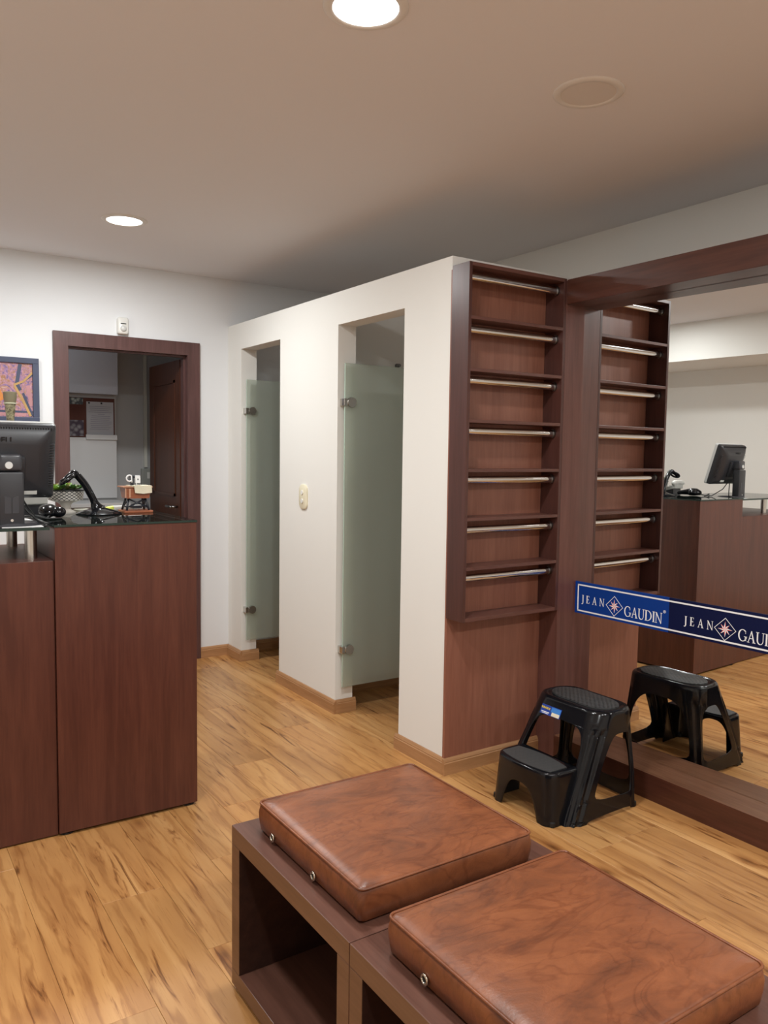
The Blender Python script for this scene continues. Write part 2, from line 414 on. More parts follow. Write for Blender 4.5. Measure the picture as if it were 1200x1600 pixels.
# door frame
df = thing('door_1', 'dark mahogany door frame around the dim doorway in the back wall', 'door frame', (1.48, YB, 0))
df['kind'] = 'structure'
FX0, FX1, FZ = 1.019, 1.938, 2.13; IX0, IX1, IZ = 1.104, 1.853, 2.045
b = MB().box(FX0, IX0, YB-.018, YB, 0, FZ); b.build('side_casing', FRAMEM, df)
b = MB().box(IX1, FX1, YB-.018, YB, 0, FZ); b.build('side_casing', FRAMEM, df)
b = MB().box(IX0, IX1, YB-.018, YB, IZ, FZ); b.build('head_casing', FRAMEM, df)
b = MB().box(IX0-.029, IX0, YB, YB+.12, 0, IZ).box(IX0, IX0+.012, YB+.03, YB+.06, 0, IZ-.012); b.build('side_jamb', FRAMEM, df)
b = MB().box(IX1, IX1+.032, YB, YB+.12, 0, IZ).box(IX1-.012, IX1, YB+.03, YB+.06, 0, IZ-.012); b.build('side_jamb', FRAMEM, df)
b = MB().box(IX0-.029, IX1+.032, YB, YB+.12, IZ, IZ+.03).box(IX0, IX1, YB+.03, YB+.06, IZ-.012, IZ); b.build('head_jamb', FRAMEM, df)

# open door leaf
dl = thing('door_leaf', 'dark brown wooden door standing open inside the dim doorway', 'door', (1.87, YB+.14, 0))
MB().box(1.848, 1.888, YB+.125, YB+.785, .01, 2.03).build('leaf', DOORM, dl)
b = MB()
for z0, z1 in ((.18, .95), (1.1, 1.9)):
    for (ya, yb2, za, zb) in ((YB+.22, YB+.69, z0, z0+.02), (YB+.22, YB+.69, z1-.02, z1), (YB+.22, YB+.24, z0, z1), (YB+.67, YB+.69, z0, z1)):
        b.box(1.842, 1.849, ya, yb2, za, zb)
b.build('panel_moulding', DOORM, dl)
k = MB(); k.sm = True; k.cyl((1.848, YB+.18, 1.03), (1.80, YB+.18, 1.03), .008).cyl((1.80, YB+.172, 1.03), (1.80, YB+.28, 1.03), .009); k.build('handle', DSTEEL, dl)

# ================================================================== ceiling lights
def downlight(x, y, lit, label, group, power=1.):
    t = thing('ceiling_light', label, 'ceiling light', (x, y, CEIL), group)
    b = MB(); b.sm = True
    b.lathe((x, y, CEIL), [(.086, -.004), (.090, -.008), (.108, -.005), (.112, -.001), (.112, 0)], 48)
    b.f = [f for f in b.f if len(f) == 4]; b.mi = b.mi[:len(b.f)]; b.smooth = b.smooth[:len(b.f)]
    b.build('trim_ring', TRIMRING, t)
    b = MB(); b.lathe((x, y, CEIL), [(.089, -.003), (.088, -.0045), (.03, -.0055)], 48); b.build('lens', LENS if lit else LENSOFF, t)
    if lit:
        ld = bpy.data.lights.new('downlight_lamp', 'AREA'); ld.shape = 'DISK'; ld.size = .17; ld.energy = LAMP_WATT*power; ld.color = LAMP_COLOR
        lo = bpy.data.objects.new('downlight_lamp', ld); COL.objects.link(lo); lo.parent = t; lo.location = (0, 0, -.012)
    return t
for i, (x, y, lit) in enumerate(LAMPS):
    if i == 0: lb = 'small lit round ceiling light nearest the back wall, before the doorway'
    elif i == 1: lb = 'large bright round ceiling light cut by the top edge of the picture'
    elif i == 2: lb = 'unlit round ceiling light with a painted over lens'
    else: lb = 'lit round ceiling light outside the picture'
    downlight(x, y, lit, lb, 'lights outside the picture' if i > 2 else None, WEAK.get(i, 1.))
# unseen fill lamp with a lens, added to lift the dim office
oc = thing('ceiling_light', 'unseen fill light added at the ceiling of the room behind the doorway', 'ceiling light', (.9, 5.75, CEIL))
MB().lathe((.9, 5.75, CEIL), [(.11, 0), (.11, -.01), (.05, -.012)], 32).build('lens', LENS, oc)
ld = bpy.data.lights.new('office_fill', 'AREA'); ld.shape = 'DISK'; ld.size = .17; ld.energy = 1.5; ld.color = (.95, .97, 1)
lo = bpy.data.objects.new('office_fill', ld); COL.objects.link(lo); lo.parent = oc; lo.location = (0, 0, -.016)

# ================================================================== rack on the right wall
wp = thing('wood_panel', 'mahogany veneer panel on the wall end behind and below the rail rack', 'panel', (2.42, 2.715, 0))
bevel(MB().box(2.139, 2.70, 2.715, 2.729, .02, 2.20).build('veneer_sheet', PANEL, wp), .001)
rk = thing('rail_rack', 'tall mahogany display rack with seven chrome rails hung on the veneer panel', 'rack', (2.42, 2.715, .70))
RX0, RX1, RY0, RY1, RZ0, RZ1 = 2.133, 2.699, 2.60, 2.714, .703, 2.213
T = .016
bevel(MB().box(RX0, RX0+T, RY0, RY1, RZ0, RZ1).build('side_panel', RACKD, rk), .001)
bevel(MB().box(RX1-T, RX1, RY0, RY1, RZ0, RZ1).build('side_panel', RACKD, rk), .001)
bevel(MB().box(RX0+T, RX1-T, RY0, RY1, RZ1-T, RZ1).build('top_board', SHELFM, rk), .001)
bevel(MB().box(RX0+T, RX1-T, RY0+.001, RY1, RZ0, RZ0+T).build('bottom_board', SHELFM, rk), .001)
for z in (1.981, 1.766, 1.552, 1.344, 1.136, .924):
    bevel(MB().box(RX0+T, RX1-T, RY0+.001, RY1, z, z+.014).build('shelf', SHELFM, rk), .001)
for z in (2.163, 1.945, 1.733, 1.519, 1.310, 1.094, .885):
    b = MB(); b.sm = True
    b.cyl((RX0+T, 2.642, z), (RX1-T, 2.642, z), .0165, n=24, sq=.62); r = b.build('rail', CHROME, rk, auto=40)
    for xa, xb in ((RX1-T, RX1-T-.009), (RX0+T, RX0+T+.009)):
        q = MB(); q.cyl((xa, 2.642, z), (xb, 2.642, z), .021, n=24, sq=.7); q.build('rail_socket', DSTEEL, r, auto=40)

# ================================================================== framed mirror
th = math.radians(2.0); FT = math.radians(.5)
def fx(x, y): return x - math.tan(FT)*(y-2.6)       # frame runs a touch off the wall's line
fm = thing('framed_mirror', 'large wall mirror in a deep mahogany frame, right of the rack', 'mirror', (2.82, 1.6, 0))
MY0, MY1 = .62, 2.6
def slab(xa, xb, y0, y1, z0, z1):
    return MB().add([(fx(xa,y0),y0,z0),(fx(xb,y0),y0,z0),(fx(xb,y1),y1,z0),(fx(xa,y1),y1,z0),(fx(xa,y0),y0,z1),(fx(xb,y0),y0,z1),(fx(xb,y1),y1,z1),(fx(xa,y1),y1,z1)],
                    [(0,3,2,1),(4,5,6,7),(0,1,5,4),(1,2,6,5),(2,3,7,6),(3,0,4,7)])
MX = 2.817
bevel(MB().box(2.70, 2.925, 2.6, 2.7285, 0, 2.205).build('frame_post', POSTM, fm), .001)
bevel(MB().box(2.717, 2.925, .5, MY0, 0, 2.205).build('frame_post', MAHOG, fm), .001)
bevel(slab(2.70, 2.925, MY0, MY1, 2.10, 2.209).build('frame_beam', MAHOGH, fm), .001)
SHEENSILL = wood('sill laminate with painted sheen', (.135, .060, .032), (.19, .088, .048), 'Y', .25)  # plinth top lightened: grazing reflection of white walls is in the colour
q = slab(2.70, 2.925, MY0, MY1, 0, .110); q.mi[1] = 1
bevel(q.build('frame_plinth', [MAHOGH, SHEENSILL], fm), .001)
def mirx(y): return MX - math.tan(th)*(y-2.6)
b = MB().add([(mirx(MY1),MY1,.111),(mirx(MY0),MY0,.111),(mirx(MY0),MY0,2.099),(mirx(MY1),MY1,2.099),
              (mirx(MY1)+.005,MY1,.111),(mirx(MY0)+.005,MY0,.111),(mirx(MY0)+.005,MY0,2.099),(mirx(MY1)+.005,MY1,2.099)],
             [(0,1,2,3),(7,6,5,4),(0,4,5,1),(1,5,6,2),(2,6,7,3),(3,7,4,0)])
b.build('mirror_glass', MIRROR, fm)

# ------------------------------------------------------------------ the blue sign on the mirror
DULLBLUE = plain('blue print darkened by reflection', (.002, .006, .045), .55, spec=.2)  # darker copy of the sign's blue, a dark reflection put into the colour
BLUE = plain('bright blue print', (.003, .040, .25), .55, spec=.2)
WHITEP = plain('white print', (.90, .91, .93), .4)
REDP = plain('red print', (.70, .05, .04), .5, spec=.2)
def sgn(d):
    def f(s, z):                                       # s: metres along the sign from its left end
        y = 2.6 - s
        return (mirx(y) - d, y + 0*d, z)
    return f
sg = thing('sign', 'long blue shop sign with white serif lettering stuck across the mirror', 'sign', (mirx(2.0), 2.0, .755))
SZ0, SZ1 = .683, .832
def plate(name, s0, s1, z0, z1, d0, d1, m, parent=sg):
    return MB().prism([(s0,z0),(s1,z0),(s1,z1),(s0,z1)], sgn(d1), sgn(d0)).build(name, m, parent)
plate('darkened_panel', .508, 1.93, SZ0, SZ1, .0002, .0035, DULLBLUE)
plate('blue_panel', .001, .508, SZ0, SZ1, .0002, .0035, BLUE)
bt = .0065
for s0, s1, z0, z1 in ((.016, 1.92, SZ1-.018, SZ1-.018+bt), (.016, 1.92, SZ0+.010, SZ0+.010+bt), (.016, .016+bt, SZ0+.010, SZ1-.018+bt), (1.914, 1.92, SZ0+.010, SZ1-.018+bt)):
    plate('border_line', s0, s1, z0, z1, .0035, .0042, WHITEP)

def arc(cx, cy, rx, ry, a0, a1, n=14):
    return [(cx+rx*math.cos(math.radians(a0+(a1-a0)*i/n)), cy+ry*math.sin(math.radians(a0+(a1-a0)*i/n))) for i in range(n+1)]
def band(o, i):                                        # outer and inner arcs of equal count -> quads
    return [[o[k], o[k+1], i[k+1], i[k]] for k in range(len(o)-1)]
def R(x0, x1, y0, y1): return [(x0,y0),(x1,y0),(x1,y1),(x0,y1)]
SF = .045                                              # serif thickness
def stem(x, w_, s_=.07, top=True, bot=True, y0=0, y1=1):
    q = [R(x, x+w_, y0, y1)]
    if top: q.append(R(x-s_, x+w_+s_, y1-SF, y1))
    if bot: q.append(R(x-s_, x+w_+s_, y0, y0+SF))
    return q
K, H_ = .165, .075                                      # thick, thin
LET = {
 'J': (.42, stem(.20, K, .08, True, False, -.02) + band(arc(.13, -.02, .205, .2, 0, -95, 8), arc(.11, -.02, .09, .14, 0, -95, 8)) + [R(.03, .13, -.22, -.12)]),
 'E': (.66, stem(.09, K, .07) + [R(.1, .56, .95, 1), R(.1, .60, 0, .05), R(.2, .46, .49, .54), R(.52, .56, .80, 1), [(.55, 0), (.60, 0), (.64, .24), (.60, .24)], R(.44, .47, .41, .62)]),
 'A': (.86, [[(.10, 0), (.16, 0), (.46, .90), (.42, 1.0)], [(.40, 1.0), (.48, 1.0), (.80, 0), (.64, 0)], R(.24, .62, .33, .385), R(.02, .26, 0, SF), R(.55, .87, 0, SF)]),
 'N': (.92, [R(.13, .19, 0, 1), R(.75, .81, 0, 1), [(.04, 1), (.22, 1), (.81, .0), (.75, -.03)], R(.04, .28, 0, SF), R(.66, .90, 1-SF, 1)]),
 'G': (.94, band(arc(.50, .5, .46, .52, 48, 345, 26), arc(.50, .5, .32, .455, 48, 345, 26)) + [R(.78, .82, .66, .92), R(.74, .87, .06, .42), R(.64, .96, .40, .44)]),
 'U': (.90, [R(.12, .25, .34, 1), R(.72, .78, .34, 1), R(.03, .34, 1-SF, 1), R(.62, .88, 1-SF, 1)] + band(arc(.45, .34, .33, .36, 180, 360, 16), arc(.485, .34, .235, .29, 180, 360, 16))),
 'D': (.95, stem(.10, K, .07) + band(arc(.30, .5, .60, .50, 90, -90, 18), arc(.30, .5, .455, .45, 90, -90, 18)) + [R(.2, .31, .95, 1), R(.2, .31, 0, .05)]),
 'I': (.33, stem(.10, K, .07)),
}
def word(txt, s0, z0, h, width, slope=0.):
    gap = 0
    tot = sum(LET[c][0] for c in txt)
    h_w = .86
    gap = (width/h/h_w - tot)/max(1, len(txt)-1)
    b = MB(); x = 0.
    for c in txt:
        for poly in LET[c][1]:
            b.prism([(s0+(x+px)*h*h_w, z0+py*h) for px, py in poly], sgn(.0042), sgn(.0035))
        x += LET[c][0]+gap
    return b.build('lettering', WHITEP, sg)
def emblem(sc_, zc, hw, hh):
    def ring(a, bq): return [(sc_+a, zc), (sc_, zc+bq), (sc_-a, zc), (sc_, zc-bq)]
    o, i = ring(hw, hh), ring(hw-.0028, hh-.0028)
    b = MB()
    for k in range(4): b.prism([o[k], o[(k+1)%4], i[(k+1)%4], i[k]], sgn(.0042), sgn(.0035))
    b.build('emblem_diamond', WHITEP, sg)
    bw, br = MB(), MB()
    for k in range(8):
        a = PI/4*k + PI/2; Rr = (.031 if k % 2 == 0 else .0265)
        tip = (sc_+Rr*math.cos(a), zc+Rr*math.sin(a))
        for sd, tgt in ((1, bw), (-1, br)):
            aa = a + sd*PI/8*(1.25 if sd > 0 else .75)
            nk = (sc_+.0105*math.cos(aa), zc+.0105*math.sin(aa))
            tgt.prism([(sc_, zc), nk, tip] if sd < 0 else [(sc_, zc), tip, nk], sgn(.0044), sgn(.0035))
    bw.build('emblem_star', WHITEP, sg); br.build('emblem_star', REDP, sg)
def regmark(s, z):
    b = MB()
    for q in band(arc(s, z, .0065, .0065, 0, 360, 18), arc(s, z, .0052, .0052, 0, 360, 18)): b.prism(q, sgn(.0042), sgn(.0035))
    for q in (R(s-.0022, s-.001, z-.0035, z+.0035), R(s-.0022, s+.002, z+.0025, z+.0035), R(s-.0022, s+.002, z-.0002, z+.0008), R(s+.001, s+.0022, z, z+.0035), [(s-.0002, z), (s+.001, z), (s+.003, z-.0035), (s+.0018, z-.0035)]):
        b.prism(q, sgn(.0042), sgn(.0035))
    b.build('registered_mark', WHITEP, sg)
word('JEAN', .040, .736, .036, .132); emblem(.228, .748, .047, .046); word('GAUDIN', .281, .714, .046, .196); regmark(.487, .768)
for k in range(2):
    o_ = .534 + .534*k
    word('JEAN', o_+.046, .731, .036, .132); emblem(o_+.229, .745, .047, .046); word('GAUDIN', o_+.283, .713, .046, .196); regmark(o_+.487, .768)

# ================================================================== fitting-room glass doors
def glass_door(yj, label):
    t = thing('glass_door', label, 'glass door', (2.17, yj-.04, 0), 'glass doors of the fitting rooms')
    y = yj-.035; x0, x1 = 2.168, 2.72; z0, z1 = .150, 1.889
    b = MB().box(x0, x1, y-.004, y+.004, z0, z1)
    # faces normal to y carry the glass look, the rest the edge look
    b.mi = [1, 1, 0, 1, 0, 1]
    b.build('pane', [DOORGLASS, DOOREDGE], t)
    for z in (1.685, .355):
        h = MB().box(2.158, 2.182, y-.012, yj, z-.019, z+.019).build('hinge', STEEL, t); bevel(h, .002)
        c = MB(); c.sm = True; c.cyl((2.206, y-.004, z), (2.206, y-.016, z), .028, .026, 28).cyl((2.206, y+.004, z), (2.206, y+.016, z), .025, .023, 28)
        c.build('clamp_disc', STEEL, h, auto=40)
    return t
glass_door(OP[0][1], 'hazy green glass door with two round steel clamps in the nearer, right fitting room opening')
g2 = glass_door(OP[1][1], 'hazy green glass door with two round steel clamps in the far, left fitting room opening')
ck = thing('coat_hook', 'small dark knob hook on the wall inside the right fitting room', 'hook', (2.718, 3.98, 1.94))
b = MB(); b.sm = True; b.cyl((2.718, 3.98, 1.94), (2.718, 3.975, 1.94), .013, n=18).cyl((2.718, 3.975, 1.94), (2.718, 3.958, 1.94), .006, n=12); b.build('stem', DSTEEL, ck, auto=40)
b = MB(); b.sm = True; b.cyl((2.718, 3.958, 1.94), (2.718, 3.946, 1.94), .011, .009, 18); b.build('knob', DSTEEL, ck, auto=40)

# light switch on the partition
sw = thing('light_switch', 'cream oval light switch plate with two round buttons on the partition', 'switch', (PX, 4.063, 1.163))
def rrect(cx, cy, hw, hh, r, n=6):
    p = []
    for qx, qy, a0 in ((1,1,0),(-1,1,90),(-1,-1,180),(1,-1,270)):
        p += arc(cx+qx*(hw-r), cy+qy*(hh-r), r, r, a0, a0+90, n)
    return p
b = MB()
b.rings([[(PX-d, y, z) for y, z in rrect(4.063, 1.163, hw, hh, r)] for d, hw, hh, r in ((0, .047, .071, .036), (.008, .047, .071, .036), (.012, .041, .065, .032))])
b.build('cover_plate', CREAMPL, sw, auto=50)
for z in (1.188, 1.139):
    q = MB(); q.cyl((PX-.011, 4.063, z), (PX-.017, 4.063, z), .013, .012, 20); q.build('button', WHITEPL, sw, auto=40)
# motion sensor above the doorway
ms = thing('motion_sensor', 'small white motion sensor on the wall above the doorway', 'sensor', (1.432, YB, 2.194))
b = MB(); b.rings([[(1.432+x, YB-d, z+.194+2.0) for x, z in rrect(0, 0, hw, hh, .012)] for d, hw, hh in ((0, .033, .052), (.032, .033, .052), (.040, .027, .046))])
b.build('housing', WHITEPL, ms, auto=50)
b = MB(); b.sm = True
b.rings([[(1.432+s_*math.cos(a)*.021, YB-.036-.016*c_, 2.176+s_*math.sin(a)*.021) for a in [2*PI*i/20 for i in range(20)]] for s_, c_ in ((1, 0), (.9, .5), (.6, .85), (.2, 1))]); b.build('lens_dome', plain('sensor lens', (.62, .62, .60), .3), ms)
MB().box(1.415, 1.449, YB-.0415, YB-.039, 2.204, 2.209).build('sensor_slit', SLOT, ms)

# ================================================================== counter
CX0, CX1, CY0, CY1, CZ = .586, 1.110, 3.0, 3.62, 1.140
ct = thing('tall_counter', 'tall mahogany counter block with a glass top, beside the aisle', 'counter', (.848, 3.3, 0))
bevel(MB().box(CX0, CX1, CY0, CY0+.02, .012, CZ).build('front_panel', MAHOG, ct), .001)
bevel(MB().box(CX0, CX0+.02, CY0+.02, CY1, .012, CZ).build('side_panel', MAHOG, ct), .001)
bevel(MB().box(CX1-.02, CX1, CY0+.02, CY1, .012, CZ).build('side_panel', MAHOG, ct), .001)
bevel(MB().box(CX0+.02, CX1-.02, CY1-.02, CY1, .012, CZ).build('back_panel', MAHOG, ct), .001)
bevel(MB().box(CX0+.02, CX1-.02, CY0+.02, CY1-.02, CZ-.02, CZ-.001).build('top_board', MAHOGX, ct), .001)
for x in (CX0+.03, CX1-.03):
    for y in (CY0+.03, CY1-.03):
        MB().lathe((x, y, 0), [(.024, 0), (.024, .006), (.012, .008), (.012, .014)], 18).build('foot', RUBBER, ct)
b = MB().box(CX0-.002, CX1+.002, CY0-.003, CY1, CZ, CZ+.008); b.mi = [0, 0, 1, 1, 1, 1]; b.build('glass_top', [TOPGLASS, GLASSEDGE], ct)
GT = CZ+.008
lc = thing('low_counter', 'lower mahogany counter carrying a raised glass shelf at the left edge', 'counter', (0, 3.3, 0))
LX0 = -.42
bevel(MB().box(LX0, CX0-.002, CY0+.014, CY0+.034, .006, 1.019).build('front_panel', MAHOG, lc), .001)
bevel(MB().box(LX0, LX0+.02, CY0+.034, CY1, .006, 1.019).build('side_panel', MAHOG, lc), .001)
bevel(MB().box(LX0+.02, CX0-.002, CY0+.034, CY1, .999, 1.019).build('top_board', MAHOGX, lc), .001)
bevel(MB().box(LX0+.02, CX0-.002, CY1-.02, CY1, .006, .999).build('back_panel', MAHOG, lc), .001)
b = MB().box(LX0, CX0-.012, CY0+.022, CY1-.01, 1.129, 1.139); b.mi = [0, 0, 1, 1, 1, 1]; b.build('glass_shelf', [TOPGLASS, GLASSEDGE], lc)
LT = 1.139
for x in (.527, .08, -.33):
    for y in (3.115, 3.545):
        q = MB(); q.cyl((x, y, 1.019), (x, y, 1.129), .0205, n=28); q.build('steel_post', STEEL, lc, auto=40)

# ------------------------------------------------------------------ monitor
mo = thing('monitor', 'black computer monitor seen from behind, on the glass shelf', 'monitor', (.46, 3.16, LT))
MCX, tilt = .462, math.radians(16)
Mh = Matrix.Translation((MCX, 3.20, 1.372)) @ Matrix.Rotation(tilt, 4, 'X')
HW, HH = .166, .142
b = MB(); b.M = Mh; b.sm = True
def rr(hw, hh, y, r, zc=0): return [(x, y, z+zc) for x, z in rrect(0, 0, hw, hh, r)]
b.rings([rr(HW, HH, .012, .012), rr(HW, HH, -.006, .012), rr(HW*.97, HH*.97, -.018, .012), rr(HW*.80, HH*.80, -.040, .02, -.004), rr(HW*.62, HH*.62, -.052, .02, -.008)])
sh = b.build('back_shell', DARKPL, mo, auto=35)
b = MB(); b.M = Mh
for k in range(34):
    x = -HW*.88 + k*HW*1.76/33
    b.box(x-.0016, x+.0016, -.026, -.016, HH*.86, HH*.95)
b.build('vent_slot', SLOT, sh)['kind'] = 'stuff'
b = MB(); b.M = Mh
for k in range(17):
    z = HH*.52 - k*.0098
    for sx in (-1, 1): b.box(sx*HW*.80, sx*HW*.95, -.034, -.0255, z-.0012, z+.0012)
b.build('side_rib', DARKPL2, sh)['kind'] = 'stuff'
b = MB(); b.M = Mh
o_ = rrect(0, 0, HW+.002, HH+.002, .012); i_ = rrect(0, 0, HW-.014, HH-.014, .004)
n = len(o_)
b.rings([[(x, y, z) for x, z in q] for q, y in ((o_, .012), (o_, .030), (i_, .030), (i_, .024))], cap0=True, cap1=False)
b.build('bezel', SILVER, mo, auto=35)
b = MB(); b.M = Mh; b.box(-HW+.014, HW-.014, .0235, .0245, -HH+.014, HH-.014); b.build('screen', plain('dark screen', (.01, .011, .013), .15), mo)
b = MB(); b.M = Mh; b.box(.055, .10, -.050, -.040, -HH*.80, -HH*.70); b.build('label_plate', GREYPL, mo)
b = MB(); b.M = Mh; b.bbox(-.055, .055, -.068, -.046, -.075, .035, .006); b.build('hinge_block', DARKPL, mo, auto=40)
# stand column
b = MB(); b.bbox(MCX-.044, MCX+.040, 3.078, 3.128, LT+.004, 1.335, .006, 3)
st_ = b.build('stand_column', DARKPL, mo, auto=40)
b = MB(); b.bbox(MCX-.040, MCX+.036, 3.082, 3.150, 1.337, 1.398, .010, 3); b.build('tilt_head', DARKPL2, mo, auto=40)
q = MB(); q.cyl((MCX-.008, 3.0825, 1.358), (MCX-.008, 3.079, 1.358), .0135, .012, 24, upv=(0, 0, 1)); q.build('silver_button', SILVER, mo, auto=40)
for sx in (-1, 1):
    q = MB(); xc = MCX-.002+sx*.0125
    q.prism([(xc-.0105, 1.188), (xc+.0105, 1.188), (xc+.0105, 1.243 if sx < 0 else 1.250), (xc-.0105, 1.250 if sx < 0 else 1.243)], lambda u, v: (u, 3.0765, v), lambda u, v: (u, 3.079, v)); q.build('cable_clip', DARKPL2, st_)
q = MB(); q.cyl((MCX-.002, 3.0785, 1.163), (MCX-.002, 3.0755, 1.163), .005, n=14); q.build('lock_screw', CHROME, st_, auto=40)
b = MB(); b.sm = True; b.rings([[(MCX+.11*s_*math.cos(a), 3.155+.085*s_*math.sin(a), z) for a in [-2*PI*i/36 for i in range(36)]] for s_, z in ((1, LT), (1, LT+.005), (.93, LT+.012), (.4, LT+.016))]); b.build('stand_base', DARKPL2, mo, auto=40)
def text_part(txt, size, M4, m, parent, name='lettering', bold=0.):
    cu = bpy.data.curves.new(name, 'FONT'); cu.body = txt; cu.size = size; cu.align_x = 'CENTER'; cu.align_y = 'CENTER'; cu.extrude = .0003; cu.offset = bold
    tmp = bpy.data.objects.new(name, cu); COL.objects.link(tmp)
    dg = bpy.context.evaluated_depsgraph_get(); me = bpy.data.meshes.new_from_object(tmp.evaluated_get(dg)); bpy.data.objects.remove(tmp)
    me.transform(M4); off = Vector(); q = parent
    while q is not None: off += q.location; q = q.parent
    me.transform(Matrix.Translation(-off)); me.materials.clear(); me.materials.append(m); me.name = name
    o = bpy.data.objects.new(name, me); COL.objects.link(o); o.parent = parent
    return o
text_part('DELL', .030, Mh @ Matrix.Translation((-.016, -.0490, .092)) @ Matrix.Rotation(PI/2, 4, 'X'), plain('dark embossing', (.004, .004, .006), .5), mo, bold=.0008)
b = MB(); b.sm = True
b.tube([(.50, 3.16, 1.25), (.53, 3.18, 1.20), (.56, 3.22, 1.165), (.60, 3.22, 1.154), (.66, 3.24, GT+.004)], .0032, 6)
b.tube([(.48, 3.16, 1.25), (.52, 3.14, 1.19), (.555, 3.12, 1.153), (.570, 3.07, 1.145), (.568, 3.04, 1.144), (.560, 3.028, 1.1435)], .0032, 6)
b.build('cable', RUBBER, mo)

# ------------------------------------------------------------------ counter clutter
# telephone
ph = thing('telephone', 'light grey desk telephone seen from behind, beside the monitor stand', 'telephone', (.60, 3.54, GT))
b = MB(); b.prism([(3.475, GT+.045), (3.612, GT+.012), (3.612, GT+.026), (3.49, GT+.075), (3.475, GT+.075)], lambda u, v: (.548, u, v), lambda u, v: (.655, u, v)); bevel(b.build('body', GREYPL, ph), .004, 3)
b = MB(); b.prism([(3.49, GT), (3.60, GT), (3.60, GT+.015), (3.49, GT+.042)], lambda u, v: (.556, u, v), lambda u, v: (.648, u, v)); b.build('foot_stand', DARKPL, ph)
b = MB(); b.sm = True; b.tube([(.535, 3.485, GT+.080), (.558, 3.485, GT+.088), (.60, 3.485, GT+.091), (.642, 3.485, GT+.088), (.664, 3.485, GT+.080)], [.013, .017, .014, .017, .013], 12); b.build('handset', WHITEPL, ph)
b = MB()
for i in range(3):
    for j in range(4):
        y = 3.52+j*.020; z = GT+.075-(y-3.49)*.049/.122
        b.box(.590+i*.020, .603+i*.020, y-.006, y+.006, z-.004, z+.003)
b.build('keypad', DARKPL2, ph)['kind'] = 'stuff'
# hand scanner lying down
hs = thing('hand_scanner', 'glossy black hand scanner lying beside the monitor stand', 'scanner', (.640, 3.34, GT))
b = MB(); b.sm = True
def oval(c, rx, rz, n=18): return [(c[0]-.048+1.12*rx*math.cos(2*PI*i/n), c[1], c[2]+rz*math.sin(2*PI*i/n)) for i in range(n)]
b.rings([oval((.672, 3.285, GT+.020), .006, .005), oval((.672, 3.295, GT+.022), .022, .016), oval((.674, 3.32, GT+.027), .032, .025), oval((.680, 3.355, GT+.028), .034, .026), oval((.687, 3.385, GT+.026), .024, .020), oval((.693, 3.415, GT+.022), .017, .016), oval((.697, 3.445, GT+.018), .015, .014), oval((.698, 3.455, GT+.016), .005, .005)])
b.build('body', BLACK, hs)
b = MB(); b.sm = True; b.rings([oval((.712, 3.292, GT+.020), .010, .009), oval((.712, 3.31, GT+.023), .024, .021), oval((.708, 3.35, GT+.022), .022, .020), oval((.706, 3.37, GT+.020), .006, .006)]); b.build('window_hood', BLACK, hs)
b = MB(); b.sm = True; b.tube([(.625, 3.29, GT+.012), (.612, 3.262, GT+.005), (.59, 3.25, GT+.012), (.565, 3.26, GT+.016), (.54, 3.285, GT+.012), (.51, 3.29, GT+.002)], .0035, 6); b.build('cable', RUBBER, hs)
# scanner cradle
sc = thing('scanner_stand', 'black gooseneck scanner stand with a round base, front of the counter', 'stand', (.865, 3.45, GT))
b = MB(); b.sm = True
b.lathe((.852, 3.45, GT), [(.092, 0), (.093, .004), (.082, .009), (.06, .016), (.032, .024), (.01, .028)], 40); b.build('base', BLACK, sc, auto=60)
b = MB(); b.sm = True
def spl(pts, n=6):
    out = []
    for i in range(len(pts)-1):
        p0, p1, p2, p3 = [Vector(pts[max(0, min(len(pts)-1, k))]) for k in (i-1, i, i+1, i+2)]
        for t in range(n):
            t /= n
            out.append(.5*((2*p1)+(p2-p0)*t+(2*p0-5*p1+4*p2-p3)*t*t+(3*p1-p0-3*p2+p3)*t**3))
    out.append(Vector(pts[-1])); return out
arm = spl([(.845, 3.45, GT+.020), (.838, 3.45, GT+.035), (.822, 3.45, GT+.075), (.795, 3.45, GT+.125), (.765, 3.45, GT+.163)])
b.tube(arm, [.034-.019*min(1, i/9) for i in range(len(arm))], 14)
b.tube(spl([(.768, 3.45, GT+.160), (.752, 3.445, GT+.168), (.735, 3.44, GT+.162), (.715, 3.435, GT+.148), (.700, 3.43, GT+.135)]), [.013+.004*math.sin(i*.25) for i in range(25)], 12)
b.build('neck', BLACK, sc)
b = MB(); b.sm = True; ring = [(.722+.026*math.cos(a)*1.0, 3.435+.030*math.sin(a), GT+.146-.018*math.cos(a)*-1.0) for a in [2*PI*i/24 for i in range(25)]]; b.tube(ring, .007, 8); b.build('holder_ring', BLACK, sc)
